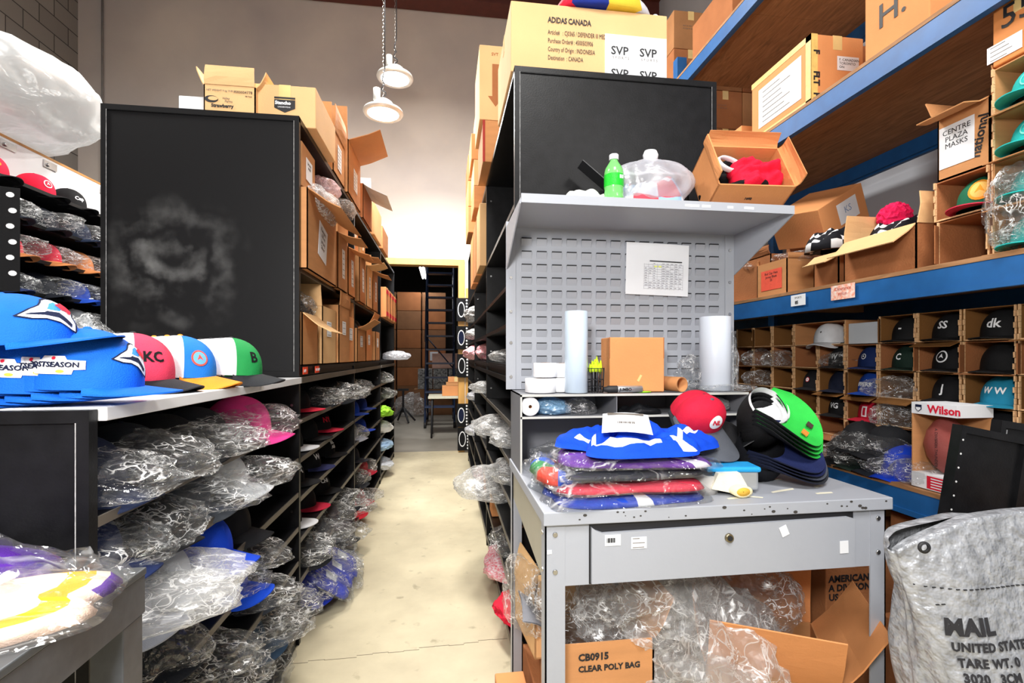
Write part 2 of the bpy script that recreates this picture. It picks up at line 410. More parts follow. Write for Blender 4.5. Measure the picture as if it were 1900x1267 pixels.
# ---- cardboard carton with a base, four walls and separate flaps. Local origin: centre of its base
def carton(loc, size, label, rot=0, flaps=None, m=None, inner=None, name='cardboard_box', group=None, tape=True, th=.005, flaplen=None, fm=None, cat='box'):
    m = m or CARD; w, d, h = size
    t = thing(name, label, cat, loc, rot, group)
    mb = MB(); x, y = w/2, d/2
    if flaps is None:
        mb.box((-x, -y, 0), (x, y, h), bev=.004); mb.build('carton', m, t)
        if tape:
            q = MB(); L = w >= d
            a = (-x-.0008, -.025, h-.0002) if L else (-.025, -y-.0008, h-.0002); b = (x+.0008, .025, h+.0008) if L else (.025, y+.0008, h+.0008); q.box(a, b)
            for s in (-1, 1):
                if L: q.box((s*(x+.0004)-.0006, -.025, h-.07), (s*(x+.0004)+.0006, .025, h))
                else: q.box((-.025, s*(y+.0004)-.0006, h-.07), (.025, s*(y+.0004)+.0006, h))
            q.build('packing_tape', TAPE, t)
        return t
    mb.box((-x, -y, 0), (x, y, th)); mb.box((-x, -y, 0), (x, -y+th, h)); mb.box((-x, y-th, 0), (x, y, h))
    mb.box((-x, -y, 0), (-x+th, y, h)); mb.box((x-th, -y, 0), (x, y, h))
    mb.build('carton', m, t)
    for side, ang in flaps.items():      # angle: 0 = closed over the top, 90 = upright, 180 = level outward, more = hanging
        fl = flaplen or min(w, d)/2
        if side in ('-Y', '+Y'): L = w-.006
        else: L = d-.006
        q = MB()
        def fz(i, j, e=0):
            sag = .012*math.sin(j*PI)*(.5+.5*noise.noise(Vector((i*3, j*2, loc[0]*9+loc[1]*5))))
            return ((i-.5)*L*(1-.03*j), j*fl, sag+e)
        q.grid(lambda i, j: fz(i, j, 0), 4, 5, 0, smooth=False); q.grid(lambda i, j: fz(i, j, th*.8), 4, 5, 0, smooth=False)
        q.grid(lambda i, j: fz(i, 1, th*.8*j), 4, 1, 0, smooth=False)
        for e in (0, 1): q.grid(lambda i, j: fz(e, i, th*.8*j), 5, 1, 0, smooth=False)
        fo = q.build('flap', fm or m, t)
        ht = {'-Y': 0, '+X': PI/2, '+Y': PI, '-X': -PI/2}[side]
        pos = {'-Y': (0, -y, h), '+Y': (0, y, h), '-X': (-x, 0, h), '+X': (x, 0, h)}[side]
        fo.location = pos
        fo.rotation_euler = (Matrix.Rotation(ht, 3, 'Z') @ Matrix.Rotation(rad(ang), 3, 'X')).to_euler()
    return t
def sticker(parent, w, h, loc, face='-Y', m=None, roll=0, name='paper_label', text=None, ts=.012, tm=None, lines=0):
    mb = MB(); mb.box((-w/2, -h/2, 0), (w/2, h/2, .0008))
    o = mb.build(name, m or PAPER, parent); o.location = loc
    o.rotation_euler = (Euler(FACE[face]).to_matrix() @ Matrix.Rotation(roll, 3, 'Z')).to_euler()
    if text:
        use('handwriting', text_data(text, ts, tm or INK, align='CENTER', line=.95), o, (0, h*.5-ts*1.25, .001))
    if lines:
        q = MB(); rr = random.Random(int(w*1e4+h*1e3))
        for i in range(lines):
            y = h*.38-i*h*.76/max(1, lines-1) if lines > 1 else 0
            q.box((-w*.4, y-h*.015-.0007, .0008), (-w*.4+w*.8*rr.uniform(.5, 1), y+.0007, .0012))
        q.build('printed_lines', GINK, o)
    return o

# ---- soft cloth heap / garment: round-cornered lump with folds
def cloth(name, w, d, h, mats, seed, parent=None, sq=3.0, fold=.35, nf=7, mi=None, loc=(0, 0, 0), rot=0, n=56, outline=.06):
    mb = MB(); o = Vector((seed*3.7, seed*1.3, seed*5.1))
    def fn(i, j):
        a = i*2*PI; c, s = math.cos(a), math.sin(a)
        R_ = 1/((abs(c)**sq+abs(s)**sq)**(1/sq)); R_ *= 1+outline*noise.noise(Vector((c*2, s*2, 0))+o)*2
        rho = j*1.16; rr = min(1, rho); x, y = c*R_*rr, s*R_*rr
        top = (1-rr**5)**.5
        f = .5+.9*noise.noise(Vector((x*nf*.22, y*nf*.42, 0))+o)+.45*noise.noise(Vector((x*1.6, y*1.6, 3))+o)+.25*noise.noise(Vector((x*nf*.5, y*nf*.5, 7))+o)
        z = h*top*(1-fold+fold*f*1.2)+.001
        if rho > 1: z = .0005; k = 1-(rho-1)*2; x *= k; y *= k
        return (x*w/2, y*d/2, z)
    mb.grid(fn, n, 22, (lambda i, j: mi(i, j)) if mi else 0, wrap=True)
    ob = mb.build(name, mats, parent); ob.location = loc; ob.rotation_euler = (0, 0, rot)
    return ob
def bag(loc, scale, rot, label, group=None, var=0, m=None, name='plastic_bag', big=False, cat='bag', **k):
    o = use(name, (CRUMP_BIG[var % 3] if big else CRUMP[var % 6]), None, loc, rot if not isinstance(rot, (int, float)) else (0, 0, rot), scale, mats=[m or FILM])
    return tag(o, label, cat, group)

def aim(f, u):
    """rotation that points the brim along f and the crown along u"""
    f = Vector(f).normalized(); u = Vector(u); u = (u-f*u.dot(f)).normalized(); x = f.cross(u)
    return Matrix((x, f, u)).transposed().to_euler()
# ================================================================ the room
def block_mat():
    m = mat('concrete_block', srgb('8A857F'), .85, var=0)
    nt = m.node_tree; N = nt.nodes; L = nt.links; b = N['Principled BSDF']
    tc = N.new('ShaderNodeTexCoord'); sp = N.new('ShaderNodeSeparateXYZ'); cb = N.new('ShaderNodeCombineXYZ')
    L.new(tc.outputs['Object'], sp.inputs[0]); L.new(sp.outputs['Y'], cb.inputs['X']); L.new(sp.outputs['Z'], cb.inputs['Y'])
    br = N.new('ShaderNodeTexBrick'); L.new(cb.outputs[0], br.inputs['Vector']); br.inputs['Scale'].default_value = 1
    br.inputs['Brick Width'].default_value = .4; br.inputs['Row Height'].default_value = .2; br.inputs['Mortar Size'].default_value = .006
    br.inputs['Color1'].default_value = (*srgb('8F8B86'), 1); br.inputs['Color2'].default_value = (*srgb('817D79'), 1); br.inputs['Mortar'].default_value = (*srgb('3F3C3A'), 1)
    L.new(br.outputs['Color'], b.inputs['Base Color'])
    bp = N.new('ShaderNodeBump'); bp.inputs['Strength'].default_value = .5; bp.invert = True; L.new(br.outputs['Fac'], bp.inputs['Height']); L.new(bp.outputs[0], b.inputs['Normal'])
    return m
def drywall_mat():
    m = mat('patched_drywall', srgb('B9AFA8'), .9, var=0)
    nt = m.node_tree; N = nt.nodes; L = nt.links; b = N['Principled BSDF']
    tc = N.new('ShaderNodeTexCoord'); n = N.new('ShaderNodeTexNoise'); n.inputs['Scale'].default_value = .8; n.inputs['Detail'].default_value = 6; L.new(tc.outputs['Object'], n.inputs[0])
    r = N.new('ShaderNodeValToRGB'); e = r.color_ramp.elements; e[0].position = .35; e[0].color = (*srgb('B3AAA6'), 1); e[1].position = .68; e[1].color = (*srgb('CFC4BA'), 1); L.new(n.outputs['Fac'], r.inputs[0])
    # base colour blends to off-white on the lower wall, patchy grey above
    sp = N.new('ShaderNodeSeparateXYZ'); L.new(tc.outputs['Object'], sp.inputs[0])
    ad = N.new('ShaderNodeMath'); ad.operation = 'MULTIPLY_ADD'; ad.inputs[1].default_value = .5; L.new(n.outputs['Fac'], ad.inputs[0]); L.new(sp.outputs['Z'], ad.inputs[2])
    mr = N.new('ShaderNodeMapRange'); mr.inputs['From Min'].default_value = 3.6; mr.inputs['From Max'].default_value = 2.9; L.new(ad.outputs[0], mr.inputs['Value'])
    mx = N.new('ShaderNodeMixRGB'); mx.inputs[2].default_value = (*srgb('EDE9E2'), 1); L.new(mr.outputs[0], mx.inputs[0]); L.new(r.outputs[0], mx.inputs[1]); L.new(mx.outputs[0], b.inputs['Base Color'])
    return m
def floor_mat():
    m = mat('concrete_floor', srgb('C9BE9F'), .5, var=0)
    nt = m.node_tree; N = nt.nodes; L = nt.links; b = N['Principled BSDF']
    tc = N.new('ShaderNodeTexCoord'); n = N.new('ShaderNodeTexNoise'); n.inputs['Scale'].default_value = 1.6; n.inputs['Detail'].default_value = 10; n.inputs['Roughness'].default_value = .62; L.new(tc.outputs['Object'], n.inputs[0])
    r = N.new('ShaderNodeValToRGB'); e = r.color_ramp.elements; e[0].position = .3; e[0].color = (*srgb('B3A88D'), 1); e[1].position = .66; e[1].color = (*srgb('D6CBAC'), 1); L.new(n.outputs['Fac'], r.inputs[0])
    n2 = N.new('ShaderNodeTexNoise'); n2.inputs['Scale'].default_value = 11; n2.inputs['Detail'].default_value = 4; L.new(tc.outputs['Object'], n2.inputs[0])
    r2 = N.new('ShaderNodeValToRGB'); e = r2.color_ramp.elements; e[0].position = .27; e[0].color = (.45, .42, .37, 1); e[1].position = .36; e[1].color = (1, 1, 1, 1); L.new(n2.outputs['Fac'], r2.inputs[0])
    mx = N.new('ShaderNodeMixRGB'); mx.blend_type = 'MULTIPLY'; mx.inputs[0].default_value = .6; L.new(r.outputs[0], mx.inputs[1]); L.new(r2.outputs[0], mx.inputs[2]); L.new(mx.outputs[0], b.inputs['Base Color'])
    rr = N.new('ShaderNodeMapRange'); rr.inputs['To Min'].default_value = .3; rr.inputs['To Max'].default_value = .6; L.new(n2.outputs['Fac'], rr.inputs['Value']); L.new(rr.outputs[0], b.inputs['Roughness'])
    return m
FLOOR = floor_mat(); DRY = drywall_mat(); YWOOD = mat('yellow_pine', srgb('DDA85C'), .5, var=.12, scale=4, stretch=(6, 6, 1)); WFAR = 6.35
m_ = MB(); m_.box((-4.5, -2.6, -.1), (3.1, WFAR+.08, 0)); struct(m_.build('floor', FLOOR))
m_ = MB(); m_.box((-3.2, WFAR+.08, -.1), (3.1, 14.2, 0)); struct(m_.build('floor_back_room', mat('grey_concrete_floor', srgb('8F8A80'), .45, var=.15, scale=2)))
m_ = MB(); m_.box((-4.4, -2.6, 0), (-4.28, WFAR, 6.2)); struct(m_.build('wall_left', block_mat()))
m_ = MB(); m_.box((-4.4, WFAR, 0), (-.90, WFAR+.12, 6.0)); m_.box((.18, WFAR, 0), (3.1, WFAR+.12, 6.0)); m_.box((-.90, WFAR, 2.46), (.18, WFAR+.12, 6.0))
struct(m_.build('wall_far', DRY))
m_ = MB(); m_.box((2.85, -2.6, 0), (2.97, WFAR, 6.2)); struct(m_.build('wall_right', mat('pale_grey_wall', srgb('B9BDC4'), .85, var=.05, scale=1.5)))
m_ = MB(); m_.box((-4.4, -2.72, 0), (3.1, -2.6, 6.2)); struct(m_.build('wall_rear', mat('rear_wall_paint', srgb('C8C6C2'), .9)))
m_ = MB(); m_.box((-4.4, -2.72, 6.2), (3.1, WFAR+.1, 6.3)); struct(m_.build('ceiling', mat('steel_deck', srgb('8E8A88'), .8)))
RBEAM = mat('red_oxide_steel', srgb('5A2A22'), .6, var=.15)
m_ = MB(); m_.box((-4.28, WFAR-.28, 5.68), (2.85, WFAR-.02, 5.70)); m_.box((-4.28, WFAR-.16, 5.70), (2.85, WFAR-.14, 6.0)); m_.box((-4.28, WFAR-.28, 6.0), (2.85, WFAR-.02, 6.02)); struct(m_.build('trim_1', RBEAM))
# door casing (yellow pine) and the pine boarding beside it
m_ = MB(); m_.box((-.97, WFAR-.02, 2.42), (.25, WFAR+.14, 2.50)); m_.box((.17, WFAR-.02, 0), (.25, WFAR+.14, 2.42)); m_.box((-.97, WFAR-.02, 0), (-.89, WFAR+.14, 2.42))
struct(m_.build('door_1', YWOOD))
m_ = MB()
for k in range(3): m_.box((.262, WFAR-.018, .02+.71*k), (.95, WFAR-.002, .71+.71*k))
struct(m_.build('trim_2', YWOOD))
# thin control joints sawn in the slab
for k, (a, b) in enumerate((((-.62, 2.07), (.27, 2.13)), ((-.62, 4.9), (.3, 4.93)))):
    m_ = MB(); n_ = 14; top = []; 
    for i in range(n_):
        x0 = a[0]+(b[0]-a[0])*i/n_; x1 = a[0]+(b[0]-a[0])*(i+1)/n_; y = a[1]+(b[1]-a[1])*(i+.5)/n_+.006*math.sin(i*1.7)
        m_.box((x0, y-.0012, 0), (x1+.002, y+.0012, .0007))
    if k == 0: o = m_.build('trim_3', mat('joint_filler', srgb('6F6552'), .9)); struct(o)
# electrical conduit on the far wall by the left corner
m_ = MB(); m_.tube([(-4.0, WFAR-.03, 0), (-4.0, WFAR-.03, 5.6)], .012)
struct(m_.build('trim_4', mat('grey_conduit', srgb('8C8784'), .5)))

# ---------------------------------------------------------------- pendant high bay lamps
def lamp(loc, label, top, rings):
    t = thing('pendant_lamp', label, 'ceiling lamp', loc, 0, 'round pendant lamps over the aisle')
    wm = mat('lamp_housing', (.62, .62, .6), .35, metal=.3)
    mb = MB(); mb.lathe([(.165, .0), (.172, .012), (.165, .03), (.12, .045), (.085, .06), (.08, .10), (.05, .12), (.001, .125)], 40); mb.lathe([(.172, .012), (.165, -.002), (.135, -.004), (.13, .006)], 40); mb.build('housing', wm, t)
    mb = MB(); mb.cyl((0, 0, .001), (0, 0, .006), .131, n=40); mb.build('diffuser', mat('lit_diffuser', (.93, .96, 1), .4, emit=9), t)
    mb = MB(); mb.cyl((-.055, 0, .12), (-.055, 0, .22), .03); mb.build('driver_box', wm, t)
    mb = MB(); H = top-loc[2]
    n = int(H/.03)
    for i in range(n):
        z = .13+i*.03; s = 1 if i % 2 else -1
        mb.tube([(-.004*s, 0, z), (.004*s, .004, z+.018), (.004*s, -.004, z+.03)], .0022, n=5)
    mb.build('hanging_chain', STEEL, t)
    mb = MB(); pts = [(.03*math.sin(a*.9)*math.exp(-a*.12), .02*math.cos(a*1.3)*math.exp(-a*.1), .16+a*.012) for a in range(14)]+[(.012, .01, .4), (.014, .012, H)]
    mb.tube(pts, .005, n=6); mb.build('cable', INK, t)
    l = bpy.data.lights.new('lamp_glow', 'AREA'); l.shape = 'DISK'; l.size = .24; l.energy = 45; l.color = (1, .98, .93)
    lo = link(bpy.data.objects.new('lamp_glow', l), t); lo.location = (0, 0, -.02)
    return t
lamp(P(711, 212, Y=4.35), 'lower round pendant lamp on a long chain above the aisle', 6.15, 3)
lamp(P(733, 147, Y=4.75), 'upper round pendant lamp hanging just behind the lower one', 6.15, 3)
# added spot without a fixture, laying the round pool of light over the door
l = bpy.data.lights.new('wall_pool', 'SPOT'); l.energy = 230; l.spot_size = rad(36); l.spot_blend = .12; l.color = (.93, .96, 1); l.shadow_soft_size = .06
lo = link(bpy.data.objects.new('wall_pool', l)); lo.location = (-.28, 4.72, 3.55); lo.rotation_euler = (Vector((-.22, 6.35, 2.40))-lo.location).to_track_quat('-Z', 'Y').to_euler()

# ---------------------------------------------------------------- shelving bays
LOWZ = [.067, .215, .363, .511, .659, .807, .955]
def scuffed():
    m = mat('scuffed_black_panel', (.007, .007, .008), .4, var=0, spec=.22)
    nt = m.node_tree; N = nt.nodes; L = nt.links; b = N['Principled BSDF']
    tc = N.new('ShaderNodeTexCoord'); mp = N.new('ShaderNodeMapping'); mp.inputs['Location'].default_value = (.505, 0, -.47); mp.inputs['Scale'].default_value = (1, 0, 1); L.new(tc.outputs['Object'], mp.inputs[0])
    w_ = N.new('ShaderNodeTexWave'); w_.wave_type = 'RINGS'; w_.rings_direction = 'SPHERICAL'; w_.inputs['Scale'].default_value = 2.1; w_.inputs['Distortion'].default_value = 9; w_.inputs['Detail'].default_value = 8; w_.inputs['Detail Scale'].default_value = 2.5; L.new(mp.outputs[0], w_.inputs[0])
    n = N.new('ShaderNodeTexNoise'); n.inputs['Scale'].default_value = 5.5; n.inputs['Detail'].default_value = 9; L.new(tc.outputs['Object'], n.inputs[0])
    ln = N.new('ShaderNodeVectorMath'); ln.operation = 'LENGTH'; L.new(mp.outputs[0], ln.inputs[0])
    mr = N.new('ShaderNodeMapRange'); mr.inputs['From Min'].default_value = .33; mr.inputs['From Max'].default_value = .1; L.new(ln.outputs['Value'], mr.inputs['Value'])
    a = N.new('ShaderNodeMath'); a.operation = 'MULTIPLY'; L.new(w_.outputs['Fac'], a.inputs[0]); L.new(mr.outputs[0], a.inputs[1])
    r = N.new('ShaderNodeValToRGB'); r.color_ramp.elements[0].position = .42; r.color_ramp.elements[1].position = .7; L.new(n.outputs['Fac'], r.inputs[0])
    c = N.new('ShaderNodeMath'); c.operation = 'MULTIPLY'; L.new(a.outputs[0], c.inputs[0]); L.new(r.outputs[0], c.inputs[1])
    mx = N.new('ShaderNodeMixRGB'); mx.inputs[1].default_value = (.007, .007, .008, 1); mx.inputs[2].default_value = (.15, .15, .15, 1); L.new(c.outputs[0], mx.inputs[0]); L.new(mx.outputs[0], b.inputs['Base Color'])
    return m
SCUFF = scuffed()
def end_panel(t, x0, x1, y, z0, z1, m, name='end_panel', inset=.022):
    """laminated panel with a raised rim, its front at y"""
    mb = MB(); mb.box((x0, y+.006, z0), (x1, y+.022, z1))
    for a, b in (((x0, y, z0), (x0+inset, y+.006, z1)), ((x1-inset, y, z0), (x1, y+.006, z1)), ((x0+inset, y, z1-inset), (x1-inset, y+.006, z1)), ((x0+inset, y, z0), (x1-inset, y+.006, z0+inset))): mb.box(a, b)
    pn = mb.build(name, m, t); q = MB()
    for a, b in (((x0+inset-.0015, y-.0006, z0+inset), (x0+inset, y, z1-inset)), ((x1-inset, y-.0006, z0+inset), (x1-inset+.0015, y, z1-inset))):
        q = MB(); q.box(a, b); q.build('worn_edge_line', mat('worn_white_edge', (.42, .42, .42), .6, var=.5, scale=60), pn)
    return pn
def bay(label, xf, xb, y0, y1, z0, z1, levels, group, front=None, last=False, top=True, base=True, lipm=None, name='shelving_unit', tilt=0):
    """xf: face on the aisle, xb: its back. Levels are heights of shelf tops"""
    t = thing(name, label, 'shelving', (xf, y0, z0), 0, group)
    s = 1 if xb > xf else -1; X0, X1 = sorted((0, xb-xf)); D = abs(xb-xf); W = y1-y0; H = z1-z0; xm = s*min(D*.5, .40)
    if front: end_panel(t, X0, X1, 0, 0, H, front)
    else:
        mb = MB(); mb.box((X0, 0, 0), (X1, .022, H)); mb.build('side_panel', BLACK, t)
    if last: mb = MB(); mb.box((X0, W-.022, 0), (X1, W, H)); mb.build('side_panel', BLACK, t)
    mb = MB(); mb.box((xm-.008, .022, 0), (xm+.008, W-.001, H-.001)); mb.build('back_panel', BLACK, t)
    for z in levels:
        z -= z0
        mb = MB(); a, b = sorted((s*.004, xm-s*.01)); mb.box((a, .024, z-.016), (b, W-.003, z)); sh = mb.build('shelf', BLACKM, t)
        mb = MB(); a, b = sorted((0, s*.004)); mb.box((a, .024, z-.017), (b, W-.003, z+.002)); mb.build('shelf_edge', lipm or EDGE, sh)
    if top:
        mb = MB(); mb.box((X0, .001, H-.024), (X1, W-.001, H)); mb.build('top_board', BLACK if not lipm else BLACK, t)
    if base:
        mb = MB(); mb.box((X0+.01, .022, 0), (X1-.01, W-.001, .05)); mb.build('base', BLACK, t)
    # screws at the front edge of the side panel
    mb = MB()
    for z in (.12, H*.5, H-.12): mb.cyl((s*.03, -.001, z), (s*.03, .001, z), .006, n=8)
    if not front: mb.build('screws', STEEL, t)
    return t
XL, XLB = -.625, -1.40
YL = [.953, 2.2, 3.48, 4.86, 6.15]
bay('nearest low black shelving unit, under the white counter', XL, XLB, YL[0], YL[1]-.003, 0, 1.153, LOWZ, 'black low shelving units left of the aisle', front=BLACK, top=False)
for k in range(3):
    bay('low black shelving unit left of aisle, %s behind the white counter' % ORD[k], XL, XLB, YL[k+1], YL[k+2]-.003, 0, 1.157, LOWZ[:1]+[.27, .45, .63, .80, .97], 'black low shelving units left of the aisle', last=k == 2)
for k in range(3):
    bay(('tall black cabinet with scuffed end panel, full of boxes', 'upper black shelving unit left of aisle, right behind the scuffed cabinet', 'upper black shelving unit left of aisle, nearest the doorway')[k], XL, XLB, YL[k+1], YL[k+2]-.003, 1.160, 2.286, [1.20, 1.63], 'black upper shelving units left of the aisle', front=SCUFF if k == 0 else None, last=k == 2, lipm=BLACKM)
m_ = MB(); m_.box((-1.40, .978, 0), (-.612, 2.192, .026), bev=.002); o = m_.build('countertop', WHITE); o.location.z = 1.131; tag(o, 'white laminate countertop on the nearest low shelving, carrying rows of caps', 'countertop')
for k in range(3):
    m_ = MB(); m_.box((-.626, 0, -.026), (-.612, 1.27, 0)); o = m_.build('edge_strip', EDGE, None); o.location = (-.0, YL[k+1], 1.157)
    o.location.x = .0; tag(o, 'thin grey edge strip on left low shelving, %s behind the counter' % ORD[k], 'trim strip', 'grey edge strips')
XR, XRB = .27, 1.12
YR = [1.885, 3.19, 4.5, 5.8]
for k in range(3):
    bay('low black shelving unit right of aisle, %s behind the grey workbench' % ORD[k], XR, XRB, YR[k], YR[k+1]-.003, 0, 1.157, LOWZ[:1]+[.27, .45, .63, .80, .97], 'black low shelving units right of the aisle', last=k == 2)
for k in range(3):
    bay(('tall black cabinet directly behind the grey workbench', 'upper black shelving unit behind the tall right cabinet', 'upper black shelving unit right of aisle, nearest the doorway')[k], XR, XRB, YR[k], YR[k+1]-.003, 1.160, 2.39, [1.20, 1.39, 1.56, 1.85], 'black upper shelving units right of the aisle', front=BLACK if k == 0 else None, last=k == 2, lipm=BLACKM)
m_ = MB()
for k in range(2):
    q = MB(); q.box((0, 0, 0), (.0015, .075, .032)); o = q.build('price_tag', cmat('F0502E'), None); o.location = (-.618, 2.23+.20*k, 1.168)
    tag(o, 'orange shelf tag under the boxes, %s' % ('nearer the black cabinet panel' if k == 0 else 'farther along the aisle'), 'tag', 'orange shelf tags')
    write('HOT BUY' if k else 'SALE', .018, WHT, o, (.002, .008, .009), '+X')
# far left gondola with sloping hat shelves
FL = [1.22, 1.41, 1.59, 1.775, 1.965, 2.16]
bay('black hat shelving unit against the left side, behind the counter', -2.2, -2.75, 1.9, 4.9, 0, 2.19, FL, 'hat shelving', last=True, top=False, lipm=BLACKM)
t = thing('folding_table', 'white folding table stood on edge above the red caps', 'table', (-2.5, 1.95, 2.163), 0)
m_ = MB(); m_.box((-.012, 0, 0), (.012, 2.9, .33)); m_.build('tabletop', WHITE, t)
m_ = MB(); m_.box((-.014, 0, .33), (.014, 2.9, .345)); m_.build('edge_band', mat('tan_edge', srgb('B98549'), .6), t)
for y in (.95, 1.15, 1.45, 1.95, 2.3):
    m_ = MB(); m_.box((.012, y, .27), (.02, y+.1, .315)); m_.cyl((.02, y+.03, .29), (.03, y+.03, .29), .012, n=10); m_.build('hinge', STEEL, t)
# ================================================================ left side: things
# --- foam roll in plastic on top of the hat shelving
o = use('foam_roll', FOAMROLL, None, (-2.72, 3.05, 2.51), (0, 0, .3), (1.35, 1.3, .60), mats=[FOAM]); tag(o, 'big bulging roll of white foam wrapped in clear plastic, above folding table', 'foam roll')
# --- hanging black card strips at the left edge
def card_strip(loc, n, label, col=BLK, rot=0, h=.30, group=None):
    t = thing('cap_clip_strip', label, 'display card', loc, rot, group)
    mb = MB(); mb.box((-.04, 0, 0), (.04, .003, h), bev=.001); mb.build('card', col, t)
    for i in range(n):
        mb = MB(); z = h-.03-i*(h-.04)/n; mb.prism(ell(.018*(1 if i % 2 else .6), z, .013, .011, 10), -.0006, 0); mb.build('logo', WHT, t)
    return t
card_strip(P(12, 540, X=-1.75), 6, 'black hanging card strip with white round logos by the red jersey bag', rot=.35, h=.42)
card_strip(P(5, 612, X=-1.72), 3, 'short black card hanging below the logo strip, behind the blue caps', rot=.35, h=.13)

# --- caps on the far left hat shelves
FLS = dict(group='caps on the hat shelves at far left')
def flcap(y, lev, lab, c, br=None, em=(), bag=None, x=-2.33, rz=-PI/2, bm=None, bs=(.25, .36, .15)):
    cap((x, y, FL[lev]+.012), (0, rad(-4), rz+rnd.uniform(-.15, .15)) if 0 else (0, 0, rz+rnd.uniform(-.12, .12)), cmat(c), lab, brim=cmat(br) if br else None, emblems=em, bag=bag, bagmat=bm, bagscale=bs, **FLS)
flcap(2.82, 5, 'red cap with orange chenille letters, leftmost on the top hat shelf', 'E0183C', '141416', (emb_text('CB', .05, cmat('F0A030'), .5, .06),))
flcap(3.12, 5, 'red cap with white leaf emblem on the top hat shelf', 'E0183C', '141416', (emb_disc(WHT, RED, .35),))
flcap(3.37, 5, 'black cap with small white script beside the scuffed cabinet', '18181A', None, (emb_text('Cap', .03, WHT, .3, .05),))
for lev, lst in ((4, [('1B2230', 'dark navy'), ('20242E', 'charcoal'), ('1E2B45', 'navy')]), (3, [('E32040', 'red'), ('DA2848', 'bright red'), ('D98A52', 'tan brimmed red')]), (2, [('1A2A58', 'navy'), ('1B1F2A', 'black'), ('1F4FC0', 'blue')]), (1, [('2A2A2E', 'grey'), ('222A44', 'slate blue'), ('DADDE2', 'white')])):
    for i, (c, cn) in enumerate(lst):
        flcap((2.82, 3.08, 3.34)[i]+.03*lev % .05, lev, '%s cap in a crinkled clear bag, %s hat shelf from the top' % (cn, ORD[5-lev]), c, 'D98A52' if lev == 3 else None, (), bag=lev+i, x=-2.30, bs=(.27, .42, .16))

# --- royal blue caps nested on the counter, facing right
ZC = 1.1585
PATCH = emb_patch(1.62, .046); BIRD0 = emb_bird(0.2, .06)
for i in range(9):
    x = -.685-.041*i
    p = (x, 1.035+.004*math.sin(i*2), ZC+.031-.0026*i)
    cap(p, (rad(-2-.5*i), 0, -PI/2+.05+rnd.uniform(-.04, .04)), ROY, 'royal blue cap nested in the counter row, %s from its right end' % ORD[i], 'nested royal blue caps with side patches', emblems=(PATCH, BIRD0) if i == 0 else (PATCH,), flat=True, k=.96)
cap((-.772, .985, ZC+.108), (rad(8), rad(3), -PI/2+.10), ROY, 'royal blue cap with bird emblem resting on top of the nested row', emblems=(emb_bird(.40, .060, .09), emb_patch(1.75, .040)), flat=True, k=1.0, kz=.80, under=BLK)  # shadow under the brim is put into the black underbrim colour
# --- two-tone caps farther along
def row(n, y, x0, dx, back, crown, brim, lab, em, grp, k=.98):
    for i in range(n):
        cap((x0-dx*i, y, ZC+.034-.002*i), (rad(-3), 0, -PI/2+rnd.uniform(-.03, .03)), cmat(crown), '%s, %s from the right' % (lab, ORD[i]), grp, back=cmat(back), brim=cmat(brim), emblems=em, flat=False, k=k)
row(4, 1.34, -.785, .032, 'EDEEF2', 'E0405E', '2A2A2E', 'white and red cap with black brim on the counter', (emb_text('KC', .034, BLK, .6, .06),), 'white and red caps')
row(3, 1.50, -.755, .034, 'EDEEF2', '1F78D8', 'F2952E', 'white and blue cap with orange brim on the counter', (emb_disc(cmat('E85A4A'), cmat('6CB4F0'), .62),), 'white and blue caps')
row(7, 1.66, -.685, .030, 'F2F3F6', '22904A', '26282C', 'white and green cap with black brim on the counter', (emb_text('B', .045, BLK, .45, .058),), 'white and green caps')
bag((-.86, 1.78, ZC), (.26, .2, .14), .4, 'clear crinkled plastic bag lying behind the two-tone caps', var=2)
bag((-1.15, 1.75, ZC), (.2, .22, .24), .2, 'crinkled clear bag behind the top blue cap', var=3)

# --- caps on the nearest low unit
def lcap(y, lev, cn, c, bagi, pos, em=(), x=-.735, br=None, rz=-PI/2, zl=None, tilt=0, bm=None, bs=(.25, .34, .145), unit='nearest low unit', k=1.0, grp='bagged caps on the low shelves left of the aisle', jit=.25, bk=None, flat=False):
    if zl is None: x -= .055
    z = (zl if zl is not None else LOWZ[lev])+(.004 if bagi is None else .006)+.012
    lab = '%s cap%s, %s shelf up in %s, %s' % (cn, '' if bagi is None else ' in clear bag', ORD[(lev if lev is not None else 0)], unit, pos)
    return cap((x, y, z), (0, rad(tilt), rz+rnd.uniform(-jit, jit)), cmat(c), lab, grp, brim=cmat(br) if br else None, emblems=em, bag=bagi, bagmat=bm, bagscale=bs, k=k, back=cmat(bk) if bk else None, flat=flat)
B = (.27, .42, .16)
lcap(1.10, 6, 'navy', '1A2440', 1, 'nearest the camera', bs=B, x=-.70)
lcap(1.27, 6, 'slate', '1C2028', 3, 'second from the camera', bs=B, x=-.71)
lcap(1.45, 6, 'black', '141417', 5, 'middle', bs=B, x=-.72)
lcap(1.63, 6, 'smoky', '2A2C31', 0, 'left of pink one', bs=B, x=-.72)
lcap(1.88, 6, 'bright pink', 'F0469A', 4, 'beside the divider', bs=(.27, .40, .16), x=-.69, k=1.12)
lcap(1.08, 5, 'dark blue', '1C2A55', 2, 'nearest the camera', bs=B, x=-.70)
lcap(1.27, 5, 'black', '17181C', 0, 'second from the camera', bs=B, x=-.69)
lcap(1.46, 5, 'grey', '4A4E55', 3, 'middle', bs=B, x=-.70)
lcap(1.68, 5, 'white', 'EDEFF3', 1, 'near the divider', bs=B, x=-.69, k=1.05)
lcap(1.14, 4, 'pale grey', '9C9FAA', 5, 'nearest the camera', bs=(.28, .44, .17), x=-.68, bm=FILM2)
lcap(1.30, 4, 'whitish', 'C7CAD2', 1, 'second from the camera', bs=(.28, .44, .17), x=-.67, bm=FILM2)
lcap(1.50, 4, 'royal blue', '0B3FC0', None, 'standing loose', x=-.66, k=1.05)
